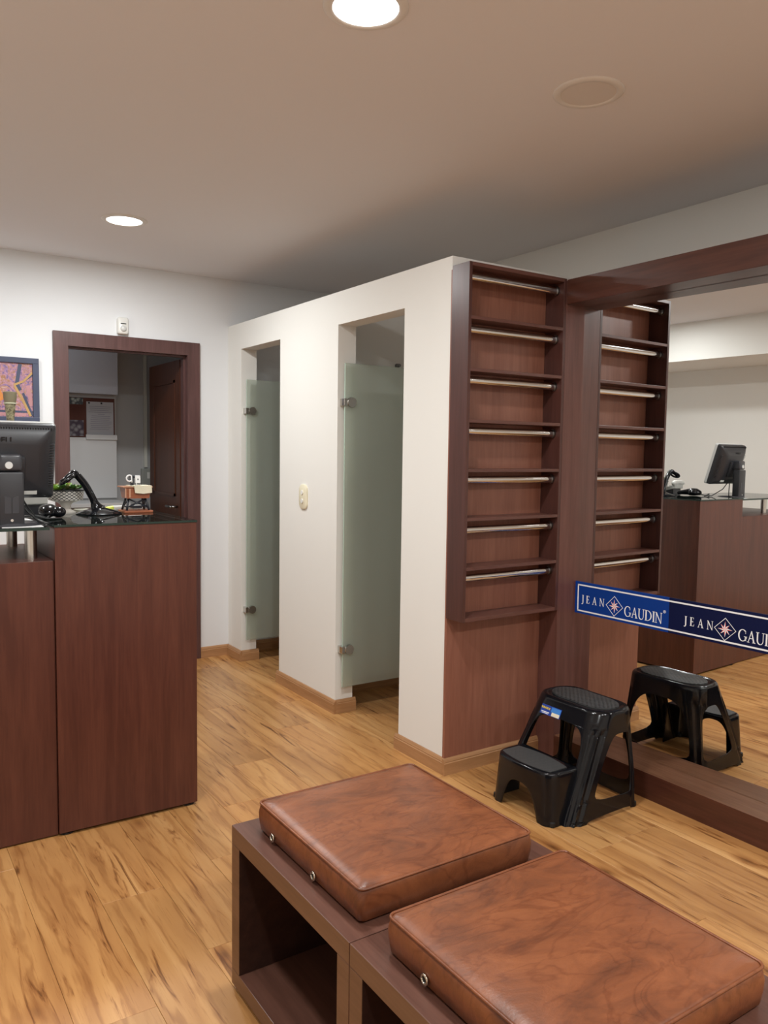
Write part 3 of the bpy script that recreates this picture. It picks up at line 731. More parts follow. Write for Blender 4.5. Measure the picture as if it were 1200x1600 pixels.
# pedestal bowl of succulents
pb = thing('succulent_bowl', 'white pedestal bowl with a black diamond pattern full of green succulents', 'planter', (.742, 3.56, GT))
def diamond_mat():
    m, nt, bs = mat('black diamond lattice on white ceramic')
    tc = N(nt, 'ShaderNodeTexCoord'); sx = N(nt, 'ShaderNodeSeparateXYZ'); L(nt, tc.outputs['Object'], sx.inputs[0])
    at = N(nt, 'ShaderNodeMath', operation='ARCTAN2'); L(nt, sx.outputs[1], at.inputs[0]); L(nt, sx.outputs[0], at.inputs[1])
    au = N(nt, 'ShaderNodeMath', operation='MULTIPLY', i={1: 22/(2*PI)}); L(nt, at.outputs[0], au.inputs[0])
    zu = N(nt, 'ShaderNodeMath', operation='MULTIPLY', i={1: 78.}); L(nt, sx.outputs[2], zu.inputs[0])
    mins = []
    for op in ('ADD', 'SUBTRACT'):
        a = N(nt, 'ShaderNodeMath', operation=op); L(nt, au.outputs[0], a.inputs[0]); L(nt, zu.outputs[0], a.inputs[1])
        fr = N(nt, 'ShaderNodeMath', operation='PINGPONG', i={1: .5}); L(nt, a.outputs[0], fr.inputs[0]); mins.append(fr)
    mn = N(nt, 'ShaderNodeMath', operation='MINIMUM'); L(nt, mins[0].outputs[0], mn.inputs[0]); L(nt, mins[1].outputs[0], mn.inputs[1])
    mxx = N(nt, 'ShaderNodeMath', operation='MINIMUM'); 
    mx2 = N(nt, 'ShaderNodeMath', operation='GREATER_THAN', i={1: .42}); L(nt, mn.outputs[0], mx2.inputs[0])
    lt = N(nt, 'ShaderNodeMath', operation='LESS_THAN', i={1: .13}); L(nt, mn.outputs[0], lt.inputs[0])
    ad = N(nt, 'ShaderNodeMath', operation='MAXIMUM'); L(nt, mx2.outputs[0], ad.inputs[0]); L(nt, lt.outputs[0], ad.inputs[1])
    x = N(nt, 'ShaderNodeMix', data_type='RGBA'); L(nt, ad.outputs[0], x.inputs[0]); x.inputs[6].default_value = (.75, .72, .66, 1); x.inputs[7].default_value = (.02, .02, .025, 1)
    L(nt, x.outputs[2], bs.inputs['Base Color']); bs.inputs['Roughness'].default_value = .3
    return m
CER = plain('white ceramic', (.70, .66, .60), .3)
b = MB(); b.sm = True; b.lathe((.742, 3.56, GT), [(.069, .056), (.074, .094), (.070, .095), (.060, .08)], 36); b.build('bowl', diamond_mat(), pb, auto=60)
b = MB(); b.sm = True; b.lathe((.742, 3.56, GT), [(.040, 0), (.041, .006), (.022, .014), (.018, .030), (.030, .044), (.069, .056), (.066, .060)], 30); b.build('pedestal', CER, pb, auto=60)
b = MB(); b.sm = True; b.lathe((.742, 3.56, GT), [(.0735, .0935), (.0755, .0945), (.0755, .0985), (.071, .0985)], 36); b.build('dark_rim', RUBBER, pb, auto=60)
MB().lathe((.742, 3.56, GT), [(.068, .088), (.068, .091)], 30).build('soil', plain('dark soil', (.02, .016, .012), .9), pb)
b = MB(); SUC = [plain('bright green leaf', (.24, .42, .05), .5), plain('deep green leaf', (.09, .22, .04), .5), plain('olive leaf', (.36, .32, .13), .5)]
for k in range(15):
    a = k*2.4; rr_ = .058*math.sqrt((k+.3)/15); cx, cy = .742+rr_*math.cos(a), 3.56+rr_*math.sin(a); b.cur = k % 3
    for j in range(11):
        aa = j*2.4; l = .034*(1-.35*j/11); el = .25+.95*j/11
        d = Vector((math.cos(aa)*math.cos(el), math.sin(aa)*math.cos(el), math.sin(el))); sd = Vector((-math.sin(aa), math.cos(aa), 0))*.0085
        base = Vector((cx, cy, GT+.098+.003*(k % 4))); upn = d.cross(sd).normalized()*.002
        b.add([base, base+d*l*.55+sd, base+d*l, base+d*l*.55-sd, base+d*l*.5+upn, base+d*l*.5-upn], [(0,1,4),(1,2,4),(2,3,4),(3,0,4),(0,5,1),(1,5,2),(2,5,3),(3,5,0)])
s_ = b.build('succulent_leaves', SUC, pb); s_['kind'] = 'stuff'
# miniature sewing machine
mn = thing('sewing_machine', 'miniature treadle sewing machine ornament with white cloth on the counter', 'ornament', (1.02, 3.49, GT))
TOYW = wood('toy cabinet wood', (.22, .060, .022), (.34, .105, .042), 'X', .4, scale=3)
MX_, MY_ = 1.016, 3.49
MB().bbox(MX_-.062, MX_+.062, MY_-.05, MY_+.05, GT, GT+.010, .002).build('base_board', TOYW, mn)
IRON = plain('dark iron', (.018, .020, .028), .4)
b = MB(); b.sm = True
for sx in (-1, 1):
    x = MX_+sx*.036
    b.tube([(x+sx*.012, MY_-.036, GT+.010), (x, MY_-.02, GT+.062)], .005, 6).tube([(x+sx*.012, MY_+.036, GT+.010), (x, MY_+.02, GT+.062)], .005, 6)
    b.tube([(x+sx*.008, MY_-.03, GT+.026), (x+sx*.008, MY_+.03, GT+.026)], .004, 6)
    b.tube([(x, MY_-.02, GT+.058), (x+sx*.01, MY_+.03, GT+.022)], .003, 6)
b.tube([(MX_-.042, MY_-.03, GT+.028), (MX_+.042, MY_-.03, GT+.028)], .004, 6).tube([(MX_-.035, MY_-.022, GT+.058), (MX_+.03, MY_-.03, GT+.03)], .004, 6).tube([(MX_+.035, MY_-.022, GT+.058), (MX_-.03, MY_-.03, GT+.03)], .004, 6)
b.build('iron_legs', IRON, mn)
MB().box(MX_-.02, MX_+.02, MY_-.03, MY_+.01, GT+.018, GT+.023).build('treadle', IRON, mn)
MB().prism([(MX_-.048, GT+.062), (MX_+.048, GT+.062), (MX_+.056, GT+.108), (MX_-.056, GT+.108)], lambda u, v: (u, MY_-.04, v), lambda u, v: (u, MY_+.04, v)).build('cabinet', TOYW, mn)
MB().bbox(MX_-.066, MX_+.062, MY_-.046, MY_+.046, GT+.108, GT+.114, .001).build('table_top', plain('pale toy wood', (.38, .17, .09), .5), mn)
MB().box(MX_-.056, MX_-.051, MY_-.043, MY_-.041, GT+.066, GT+.106).box(MX_-.040, MX_-.032, MY_-.043, MY_-.041, GT+.066, GT+.104).build('drawer_edge', plain('worn pale edge', (.5, .25, .15), .5), mn)
CLOTH = plain('cream lace', (.72, .66, .50), .9, var=.12, bump=.4, bscale=300)
b = MB().box(MX_-.030, MX_+.056, MY_-.049, MY_+.04, GT+.114, GT+.117).prism([(MX_-.020, GT+.117), (MX_+.056, GT+.117), (MX_+.057, GT+.086), (MX_+.02, GT+.082), (MX_-.016, GT+.086)], lambda u, v: (u, MY_-.051, v), lambda u, v: (u, MY_-.048, v)); b.build('lace_cloth', CLOTH, mn)
b = MB().bbox(MX_-.022, MX_-.010, MY_-.012, MY_+.012, GT+.117, GT+.160, .002).bbox(MX_-.022, MX_+.022, MY_-.010, MY_+.010, GT+.148, GT+.162, .003); b.build('machine_arm', IRON, mn)
MB().bbox(MX_-.006, MX_+.016, MY_-.022, MY_-.012, GT+.127, GT+.160, .002).box(MX_-.002, MX_+.001, MY_-.020, MY_-.016, GT+.117, GT+.128).build('face_plate', PAPER, mn)
MB().box(MX_+.003, MX_+.007, MY_-.0225, MY_-.0215, GT+.140, GT+.147).build('face_mark', SLOT, mn)
b = MB(); b.sm = True; b.tube([(MX_-.030+.013*math.cos(a), MY_-.018, GT+.148+.013*math.sin(a)) for a in [PI*.25+1.5*PI*i/14 for i in range(15)]], .0035, 6).tube([(MX_-.020, MY_-.018, GT+.130), (MX_-.022, MY_-.018, GT+.158)], .003, 6); b.build('hand_wheel', PAPER, mn)
# highlighter / marker
mk = thing('marker', 'fat white marker with a yellow end lying behind the scanner stand', 'marker', (.96, 3.59, GT))
b = MB(); b.sm = True; b.cyl((.945, 3.585, GT+.012), (1.075, 3.595, GT+.014), .012, .010, 16); b.build('barrel', WHITEPL, mk, auto=40)
b = MB(); b.sm = True; b.cyl((.912, 3.583, GT+.011), (.945, 3.585, GT+.012), .008, .0125, 16); b.build('yellow_end', plain('fluorescent yellow', (.65, .72, .08), .4), mk, auto=40)
nb = thing('note_pad', 'small pale note pad behind the scanner stand', 'note pad', (.80, 3.59, GT))
MB().bbox(.785, .845, 3.575, 3.615, GT, GT+.012, .001).build('page_block', plain('pale pad', (.62, .62, .52), .7), nb)
# papers on the glass shelf
for k, (x0, y0, sx, sy, rz, lb) in enumerate(((.43, 3.05, .135, .20, -.06, 'white paper sheet at the front edge of the glass shelf'), (.44, 3.27, .13, .20, .05, 'white paper sheet behind the front sheet on the glass shelf'))):
    M4 = Matrix.Translation((x0+sx/2, y0+sy/2, 0)) @ Matrix.Rotation(rz, 4, 'Z')
    b = MB(); b.M = M4; b.box(-sx/2, sx/2, -sy/2, sy/2, LT+.0003, LT+.0012); o = b.build('paper_sheet', PAPER); tag(o, lb, 'paper')

# ================================================================== painting, vase and shelf
def painting_mat():
    m, nt, bs = mat('abstract canvas')
    tc = N(nt, 'ShaderNodeTexCoord')
    n1 = N(nt, 'ShaderNodeTexNoise', i={'Scale': 14., 'Detail': 6., 'Distortion': 4.}); L(nt, tc.outputs['Object'], n1.inputs['Vector'])
    r = N(nt, 'ShaderNodeValToRGB'); e = r.color_ramp.elements
    e[0].position = .28; e[0].color = (.07, .045, .09, 1); e[1].position = .74; e[1].color = (.50, .33, .31, 1)
    for p, c in ((.40, (.24, .15, .30)), (.47, (.36, .17, .19)), (.54, (.44, .24, .28)), (.60, (.30, .13, .05))):
        q = e.new(p); q.color = (*c, 1)
    L(nt, n1.outputs['Fac'], r.inputs[0])
    n2 = N(nt, 'ShaderNodeTexNoise', i={'Scale': 60., 'Detail': 2.}); L(nt, tc.outputs['Object'], n2.inputs['Vector'])
    x = N(nt, 'ShaderNodeMix', data_type='RGBA', blend_type='OVERLAY'); x.inputs[0].default_value = .5; L(nt, r.outputs[0], x.inputs[6]); L(nt, n2.outputs['Fac'], x.inputs[7])
    L(nt, x.outputs[2], bs.inputs['Base Color']); bs.inputs['Roughness'].default_value = .6
    return m
FRB = plain('slate blue paint', (.045, .055, .10), .5, var=.25)
pt = thing('painting', 'framed abstract painting in pink, purple and slate blue on the back wall', 'painting', (.53, YB, 1.76))
px0, px1, pz0, pz1 = .12, .934, 1.572, 1.952
MB().box(px0+.03, px1-.03, YB-.018, YB, pz0+.03, pz1-.03).build('canvas', painting_mat(), pt)
for q in ((px0, px1, pz0, pz0+.032), (px0, px1, pz1-.032, pz1), (px0, px0+.035, pz0+.032, pz1-.032), (px1-.035, px1, pz0+.032, pz1-.032)):
    bevel(MB().box(q[0], q[1], YB-.03, YB, q[2], q[3]).build('frame_strip', FRB, pt), .002)
def stroke(pts, wd, m, d):
    b = MB()
    for (xa, za), (xb, zb) in zip(pts[:-1], pts[1:]):
        v = Vector((xb-xa, zb-za)).normalized(); nx, nz = -v.y*wd/2, v.x*wd/2
        b.prism([(xa+nx, za+nz), (xa-nx, za-nz), (xb-nx, zb-nz), (xb+nx, zb+nz)], lambda u, w_: (u, YB-.018-d, w_), lambda u, w_: (u, YB-.018, w_))
    return b.build('brush_stroke', m, pt)
OCH = plain('ochre paint', (.42, .25, .09), .5, var=.2); PINK = plain('pink paint', (.42, .20, .21), .5, var=.25)
stroke([(.832, 1.915), (.812, 1.80), (.830, 1.76)], .020, FRB, .0010)
stroke([(.80, 1.785), (.845, 1.70), (.885, 1.61)], .014, OCH, .0020)
stroke([(.795, 1.79), (.85, 1.815), (.898, 1.868)], .012, OCH, .0018)
stroke([(.83, 1.80), (.899, 1.855)], .012, FRB, .0014)
stroke([(.845, 1.745), (.895, 1.61)], .014, FRB, .0012)
stroke([(.15, 1.635), (.90, 1.635)], .012, FRB, .0008)
stroke([(.15, 1.617), (.86, 1.617)], .018, PINK, .0006)
stroke([(.872, 1.79), (.892, 1.67)], .022, PINK, .0007)
stroke([(.70, 1.77), (.735, 1.70)], .03, plain('orange paint', (.55, .20, .04), .5), .0009)
ws = thing('wall_shelf', 'white wall shelf below the painting, mostly hidden by the monitor', 'shelf', (.55, YB, 1.52))
bevel(MB().box(.20, .90, YB-.30, YB, 1.505, 1.525).build('shelf_board', WHITEPL, ws), .002)
for x in (.30, .80): MB().prism([(YB, 1.505), (YB-.2, 1.505), (YB, 1.38)], lambda u, v: (x-.01, u, v), lambda u, v: (x+.01, u, v)).build('shelf_bracket', WHITEPL, ws)
va = thing('vase', 'mottled olive vase with a flared collar standing before the painting', 'vase', (.745, 4.97, 1.525))
def mottle():
    m, nt, bs = mat('mottled olive glaze')
    tc = N(nt, 'ShaderNodeTexCoord'); n1 = N(nt, 'ShaderNodeTexNoise', i={'Scale': 45., 'Detail': 3., 'Distortion': 1.5}); L(nt, tc.outputs['Object'], n1.inputs['Vector'])
    r = N(nt, 'ShaderNodeValToRGB'); r.color_ramp.elements[0].position = .38; r.color_ramp.elements[0].color = (.055, .045, .025, 1); r.color_ramp.elements[1].position = .66; r.color_ramp.elements[1].color = (.30, .27, .16, 1)
    L(nt, n1.outputs['Fac'], r.inputs[0]); L(nt, r.outputs[0], bs.inputs['Base Color']); bs.inputs['Roughness'].default_value = .35
    return m
MOT = mottle()
b = MB(); b.sm = True; b.lathe((.745, 4.97, 1.525), [(.018, 0), (.019, .045), (.025, .10), (.029, .142), (.029, .146)], 24); b.build('body', MOT, va, auto=50)
b = MB(); b.sm = True; b.lathe((.745, 4.97, 1.525), [(.030, .142), (.034, .144), (.034, .149), (.030, .151)], 24); b.build('collar_ring', plain('pale olive glaze', (.42, .42, .30), .4), va, auto=50)
b = MB(); b.sm = True; b.lathe((.745, 4.97, 1.525), [(.030, .150), (.035, .175), (.037, .208), (.030, .212), (.020, .20)], 24); b.build('neck', plain('olive brown glaze', (.18, .155, .095), .4, var=.3), va, auto=50)

# ================================================================== things in the office
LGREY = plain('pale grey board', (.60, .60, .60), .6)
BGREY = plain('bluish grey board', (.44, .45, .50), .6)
uc = thing('wall_cabinet', 'bluish grey wall cabinet high in the dim room, above the pin board', 'cabinet', (1.2, 6.15, 1.82))
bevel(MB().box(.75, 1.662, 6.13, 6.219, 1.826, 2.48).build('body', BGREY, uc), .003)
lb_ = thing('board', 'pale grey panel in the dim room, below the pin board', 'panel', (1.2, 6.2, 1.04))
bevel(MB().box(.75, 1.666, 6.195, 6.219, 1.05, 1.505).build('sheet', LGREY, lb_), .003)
bevel(MB().box(1.44, 1.666, 6.180, 6.1945, 1.49, 1.527).build('top_lip', LGREY, lb_), .001)
cb = thing('pin_board', 'brown pin board on the wall of the dim room', 'pin board', (1.3, 6.21, 1.67))
MB().box(.9, 1.655, 6.205, 6.219, 1.507, 1.80).build('cork', plain('brown cork', (.10, .030, .020), .8, var=.2), cb)
ns = thing('notice_sheet', 'large white notice pinned on the pin board in the dim room', 'notice', (1.548, 6.204, 1.65))
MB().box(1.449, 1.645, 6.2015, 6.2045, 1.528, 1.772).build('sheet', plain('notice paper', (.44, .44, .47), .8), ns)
b = MB()
random.seed(3)
for k in range(13):
    z = 1.735-k*.014; xa = 1.465+random.random()*.02; xb = 1.61+random.random()*.025
    if k == 4: xa, xb = 1.53, 1.58
    b.box(xa, xb, 6.2011, 6.2016, z, z+.003)
b.build('text_lines', plain('grey print', (.25, .25, .30), .8), ns)
for x in (1.468, 1.558):
    q = MB(); q.sm = True; q.cyl((x, 6.2015, 1.762), (x, 6.194, 1.762), .007, .005, 12); q.build('push_pin', RUBBER, ns)
FLY = plain('colour flyer print', (.25, .23, .30), .7, var=.6)
def flyer_mat(c0, c1, sc_):
    m, nt, bs = mat('flyer print'); tc = N(nt, 'ShaderNodeTexCoord'); v = N(nt, 'ShaderNodeTexVoronoi', i={'Scale': sc_}); L(nt, tc.outputs['Object'], v.inputs['Vector'])
    r = N(nt, 'ShaderNodeValToRGB'); r.color_ramp.elements[0].position = .15; r.color_ramp.elements[0].color = (*c0, 1); r.color_ramp.elements[1].position = .6; r.color_ramp.elements[1].color = (*c1, 1)
    L(nt, v.outputs['Distance'], r.inputs[0]); L(nt, r.outputs[0], bs.inputs['Base Color']); return m
o = MB().box(1.30, 1.428, 6.2015, 6.2045, 1.515, 1.632).build('flyer', flyer_mat((.30, .30, .33), (.05, .03, .06), 28)); tag(o, 'small colour flyer at the lower left of the pin board', 'flyer')
o = MB().box(1.30, 1.425, 6.2015, 6.2045, 1.748, 1.796).build('flyer', flyer_mat((.40, .45, .42), (.03, .04, .05), 36)); tag(o, 'narrow photo strip at the upper left of the pin board', 'flyer')
od = thing('office_desk', 'grey desk in the dim room, seen just above the counter', 'desk', (1.2, 6.0, 0))
bevel(MB().box(.6, 1.668, 5.85, 6.219, 1.005, 1.035).build('desk_top', LGREY, od), .003)
for x in (.62, 1.63): MB().box(x, x+.03, 5.88, 6.2, 0, 1.005).build('side_leg', LGREY, od)
tk = thing('cable_trunking', 'white vertical cable trunking ending at a switch in the dim room', 'cable trunking', (1.93, 6.38, 1.7))
MB().box(1.925, 1.950, 6.362, 6.38, 1.28, 2.56).build('channel', plain('white trunking', (.75, .74, .66), .5), tk)
MB().bbox(1.900, 1.975, 6.355, 6.38, 1.06, 1.27, .004).build('switch_box', plain('grey switch', (.36, .37, .34), .5), tk)
MB().bbox(1.945, 1.965, 6.350, 6.357, 1.19, 1.24, .002).build('rocker', WHITEPL, tk)

# ================================================================== benches and cushions
BX0, BX1, BH = .795, 1.410, .444
def bench(y0, y1, label):
    t = thing('cube_bench', label, 'bench', ((BX0+BX1)/2, (y0+y1)/2, 0), None)
    P = .048
    for nm, q in (('top_board', (BX0, BX1, y0, y1, BH-P, BH)), ('bottom_board', (BX0, BX1, y0, y1, .012, .008+P)),
                  ('side_board', (BX0, BX1, y0, y0+P, .008+P, BH-P)), ('side_board', (BX0, BX1, y1-P, y1, .008+P, BH-P))):
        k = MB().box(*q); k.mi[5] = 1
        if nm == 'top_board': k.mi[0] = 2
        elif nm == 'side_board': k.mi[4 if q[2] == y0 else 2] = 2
        bevel(k.build(nm, [BENCHM, EDGEB, SHADEIN], t), .0015)
    MB().box(BX1-.02, BX1-.004, y0+P, y1-P, .008+P, BH-P).build('back_board', SHADEBACK, t)
    for x in (BX0+.05, BX1-.05):
        for y in (y0+.05, y1-.05): MB().lathe((x, y, 0), [(.02, 0), (.02, .013)], 14).build('foot', RUBBER, t)
    return t
bench(1.302, 1.898, 'open mahogany cube bench nearer the white partition, left of the two')
bench(.704, 1.300, 'open mahogany cube bench at the bottom edge of the picture, right of the two')
EYE = plain('nickel eyelet', (.55, .50, .42), .25, metal=1.)
def cushion(x0, x1, y0, y1, label, eyes):
    t = thing('seat_cushion', label, 'cushion', ((x0+x1)/2, (y0+y1)/2, BH))
    z0, z1 = BH+.0005, .523
    n = 28; b = MB(); b.sm = True
    cx, cy, hx, hy = (x0+x1)/2, (y0+y1)/2, (x1-x0)/2, (y1-y0)/2
    def ring(hw, hh, z, r, sag=0.):
        return [(cx+x, cy+y, z - sag*(1-abs(x/hw)**4)*(0) ) for x, y in rrect(0, 0, hw, hh, r, 6)]
    rows = [(hx-.010, hy-.010, z0, .012), (hx-.002, hy-.002, z0+.006, .014), (hx+.002, hy+.002, z0+.03, .016), (hx+.003, hy+.003, z0+.05, .016), (hx, hy, z1-.012, .015), (hx-.003, hy-.003, z1-.005, .014), (hx-.009, hy-.009, z1-.001, .012), (hx-.03, hy-.03, z1+.003, .02), (hx-.10, hy-.10, z1+.008, .04), (hx-.2, hy-.2, z1+.010, .02)]
    b.rings([ring(*q) for q in rows]); b.build('leather_cover', LEATHER, t, auto=60)
    b = MB(); b.sm = True
    loop = [(cx+x, cy+y, z1-.004) for x, y in rrect(0, 0, hx-.001, hy-.001, .015, 6)]; loop.append(loop[0]); b.tube(loop, .0032, 6); b.build('piping', LEATHER, t)
    for (ye, ze) in eyes:
        q = MB(); q.sm = True
        q.tube([(x0-.004, ye+.0085*math.cos(a), ze+.0085*math.sin(a)) for a in [2*PI*i/20 for i in range(21)]], .0028, 8); e = q.build('eyelet', EYE, t)
        q = MB(); q.cyl((x0+.001, ye, ze), (x0-.0035, ye, ze), .0065, n=14); q.build('eyelet_hole', SLOT, e)
cushion(.842, 1.326, 1.336, 1.836, 'cognac leather seat cushion with two eyelets on the left bench', [(1.745, .462), (1.533, .462)])
cushion(.842, 1.328, .748, 1.238, 'cognac leather seat cushion with one eyelet in view on the bench at the bottom edge', [(1.108, .464), (.89, .464)])

# ================================================================== step stool
SX, SY = 2.525, 2.258
ss = thing('step_stool', 'black plastic two-tread step stool standing before the mirror', 'step stool', (SX, SY, 0))
def quad_path(A, B, r, m):
    # from (A,0) to (0,B) round a corner of radius r, by arc length; returns f(u)->(a,b) and total length and corner u
    l1, l2, l3 = B-r, PI/2*r, A-r; Lt = l1+l2+l3
    def f(u):
        s = u*Lt
        if s <= l1: return (A, s)
        if s <= l1+l2:
            q = (s-l1)/r; return (A-r+r*math.cos(q), B-r+r*math.sin(q))
        return (A-r-(s-l1-l2), B)
    return f, Lt, (l1+l2/2)/Lt
ZS = .388                                             # height of the body's shoulder
def dims(z):
    t = 1 - z/.40
    return .116+.184*t, .102-.002*t, .190+.028*t      # front reach, rear reach, half width
def opening(z, z0, z1, w_, p=3.2, pl=8):
    if z <= z0 or z >= z1: return 0.
    return w_*max(0., 1-((z-z0)/(z1-z0))**p)**(1/p) * max(0., 1-((z1-z)/(z1-z0))**(pl*3))**(1/3)
def zrows():
    s = set()
    for i in range(33): s.add(round(ZS*i/32, 5))
    for c in (.312, .325, .335, .072, .016, .0):
        for d in (.0005, .001, .002, .004, .007, .011, .016):
            if 0 <= c-d: s.add(round(c-d, 5))
            s.add(round(min(ZS, c+d*.3), 5))
    s.add(.0)
    return sorted(q for q in s if 0 <= q <= ZS)
ZR = zrows(); MCOL = 46
def leg_strip(b, front, sgnb):
    rs = []
    for z in ZR:
        Af, Ar, B = dims(z); A = Af if front else Ar
        r = .088-.040*min(1, (1-z/.40)*1.5); f, Lt, uc = quad_path(A, B, r, 0)
        if front: w0 = (B-.055)*max(0., 1-(max(0., z-.12)/.215)**5)**.2 if z < .335 else 0.
        else: w0 = opening(z, .072, .325, B-.050) if z > .0165 else (B-.05)*(1-(z/.0165)**6 if z < .0165 else 0)
        if front: wl = max(.0, A-.088)
        else: wl = A-.040
        w1 = opening(z, .072, .312, wl, 4.2) if z > .0165 else wl*(1-(z/.0165)**6 if z < .0165 else 0)
        u0, u1 = w0/Lt, 1-w1/Lt
        row = []
        for k in range(MCOL+1):
            u = u0+(u1-u0)*k/MCOL; a, bb = f(u)
            # flute along the corner
            s = (u-uc)*Lt; e = 1e-3
            a1, b1 = f(max(0, u-e)); a2, b2 = f(min(1, u+e)); tx, ty = a2-a1, b2-b1; ln = math.hypot(tx, ty) or 1
            nx, ny = ty/ln, -tx/ln
            ramp = min(1, max(0, (.345-z)/.03))
            s2 = s-.012; d = -ramp*.010*abs(math.sin(PI*s2/.033)) if abs(s2) < .033 else 0.
            a += nx*d; bb += ny*d
            row.append((SX-(a if front else -a), SY+sgnb*bb, z))
        rs.append(row)
    b.rings(rs, cap0=False, cap1=False, closed=False)
b = MB(); b.sm = True
for fr in (True, False):
    for sb in (1, -1): leg_strip(b, fr, sb)
# rim and top plate: same columns as the legs at z = ZS
def full_ring(z, shrink, zz):
    Af, Ar, B = dims(z); pts = []
    order = [(True, 1), (False, 1), (False, -1), (True, -1)]
    for qi, (fr, sb) in enumerate(order):
        A = Af if fr else Ar; f, Lt, uc = quad_path(A-shrink, B-shrink, .0868-shrink*.5, 0)
        us = [k/MCOL for k in range(MCOL+1)]
        if fr != (sb > 0): us = us[::-1]
        if (fr, sb) == (True, 1): us = [k/MCOL for k in range(MCOL+1)]
        for u in us[:-1]:
            a, bb = f(u); pts.append((SX-(a if fr else -a), SY+sb*bb, zz))
    return pts
def order_ring(pts):
    c = Vector((SX, SY)); return sorted(pts, key=lambda p: math.atan2(p[1]-SY, p[0]-SX))
tops = [order_ring(full_ring(ZS, s, zz)) for s, zz in ((0, ZS), (.002, .3935), (.006, .3985), (.012, .4015), (.019, .4020), (.023, .4000), (.030, .3985))]
b.rings(tops, cap0=False, cap1=True)
# lower step: half ring in front of the legs
def step_row(z):
    t = 1-z/.20; A = .345+.020*t; B = .158+.012*t; x_in = .205; r = .045
    # returns list from (x_in, 0 side) front mid to side end; opening at the front foot arch
    w0 = opening(z, -.5, .128, B-.040, 3.0, 30) if z > 0 else B-.040
    l1, l2, l3 = B-r, PI/2*r, (A-r)-x_in; Lt = l1+l2+l3
    row = []
    for k in range(27):
        s = w0+(Lt-w0)*k/26
        if s <= l1: p = (A + .026*(1-(s/B)**2)*(z/.2), s)
        elif s <= l1+l2:
            q = (s-l1)/r; p = (A-r+r*math.cos(q) + .026*(1-((B-r)/B)**2)*(z/.2)*(1-q/(PI/2)), B-r+r*math.sin(q))
        else: p = (A-r-(s-l1-l2), B)
        row.append(p)
    return row
SZR = sorted(set([0, .004] + [.2*i/16*.95 for i in range(17)] + [.128-d for d in (.0005, .0015, .003, .006, .010, .016)] + [.1285]))
for sb in (1, -1):
    b.rings([[(SX-a, SY+sb*bb, z) for a, bb in step_row(z)] for z in SZR], cap0=False, cap1=False, closed=False)
zt = SZR[-1]
outer = [(a, bb) for a, bb in step_row(zt)]
ringp = [(a, bb) for a, bb in reversed(outer)] + [(a, -bb) for a, bb in outer[1:]]
def step_ring(inset, z):
    ca = .275; out = []
    for a, bb in ringp:
        sx_ = (abs(a-ca)-inset)/max(1e-6, abs(a-ca)) if abs(a-ca) > inset else 1
        sy_ = (abs(bb)-inset)/max(1e-6, abs(bb)) if abs(bb) > inset else 1
        aa = ca+(a-ca)*(sx_ if a > ca else 1); out.append((SX-aa, SY+bb*sy_, z))
    return out
b.rings([step_ring(i, z) for i, z in ((0, zt), (.002, .197), (.007, .2005), (.013, .2015), (.017, .1995))], cap0=False, cap1=True, closed=True)
body = b.build('moulded_body', BLACK, ss, fix=False)
bm = bmesh.new(); bm.from_mesh(body.data); bmesh.ops.remove_doubles(bm, verts=bm.verts[:], dist=.0003); bmesh.ops.recalc_face_normals(bm, faces=bm.faces[:])
for f in bm.faces: f.smooth = True
bm.to_mesh(body.data); bm.free(); body.data.set_sharp_from_angle(angle=math.radians(50))
so = body.modifiers.new('wall thickness', 'SOLIDIFY'); so.thickness = .004; so.offset = -1
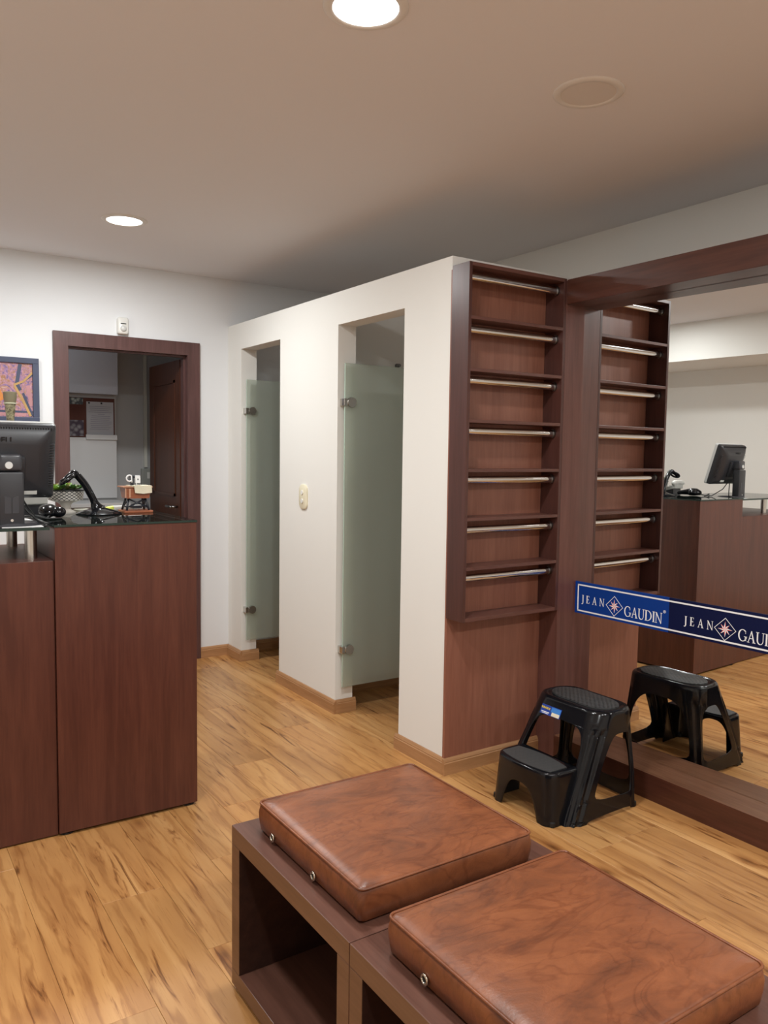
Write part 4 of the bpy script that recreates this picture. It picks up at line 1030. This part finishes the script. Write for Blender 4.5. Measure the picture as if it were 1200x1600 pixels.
# treads
def peanut(n=72):
    p = []
    for i in range(n):
        a = 2*PI*i/n; c, s = math.cos(a), math.sin(a)
        y = .160*math.copysign(abs(s)**.9, s); x = .088*math.copysign(abs(c)**.9, c)*(1-.15*math.exp(-(y/.07)**2))
        p.append((SX-.004+x, SY+y))
    return p
b = MB(); P = peanut(); b.rings([[(x, y, .396) for x, y in P], [(x, y, .4035) for x, y in P], [(SX+(x-SX)*.97, SY+(y-SY)*.985, .4045) for x, y in P]], cap0=True)
b.build('top_tread', PAD, ss, auto=40)
cres = []
for i in range(25):
    y = -.135+.27*i/24; cres.append((SX-.334-.022*(1-(y/.14)**2)+.02*max(0, abs(y)/.135-.85), SY+y))
for i in range(25):
    y = .135-.27*i/24; cres.append((SX-.245-.018*(1-(y/.14)**2)*-1.2 - .0, SY+y))
b = MB(); b.rings([[(x, y, .197) for x, y in cres], [(x, y, .2030) for x, y in cres]]); b.build('lower_tread', PAD, ss, auto=40)
# small feet caps
for a, bb in ((.352, .165), (.352, -.165), (-.070, .205), (-.070, -.205)):
    MB().lathe((SX-a+.012, SY+bb*.97, 0), [(.010, 0), (.012, .003), (.011, .018), (.006, .02)], 12).build('foot_cap', RUBBER, ss, auto=40)
# sticker
def xf(z): return SX - dims(z)[0] - .0012
LBL = plain('sticker blue', (.012, .05, .32), .3); LB2 = plain('sticker light blue', (.05, .22, .62), .3); LBY = plain('sticker yellow', (.85, .66, .10), .4); LBC = plain('sticker cream', (.80, .72, .55), .4)
def stk(name, y0, y1, z0, z1, d, m, parent):
    return MB().prism([(y0, z0), (y1, z0), (y1, z1), (y0, z1)], lambda u, v: (xf(v)-d-.0006, u, v), lambda u, v: (xf(v)-d+.0004, u, v)).build(name, m, parent)
s0 = stk('sticker', 2.262, 2.372, .333, .368, 0, LBL, ss)
stk('picture_patch', 2.264, 2.315, .348, .366, .0008, LB2, s0)
stk('price_patch', 2.265, 2.308, .335, .348, .0012, LBC, s0)
stk('text_line', 2.322, 2.366, .341, .3435, .0008, WHITEP, s0)
stk('text_line', 2.326, 2.362, .3365, .3385, .0008, WHITEP, s0)
rot = Matrix(((0, 0, -1, 0), (-1, 0, 0, 0), (0, 1, 0, 0), (0, 0, 0, 1)))
text_part('RIMAX', .0165, Matrix.Translation((xf(.356)-.0016, 2.345, .3555)) @ rot, LBY, s0, bold=.0007)

ss.scale = (1, 1, 1.02)
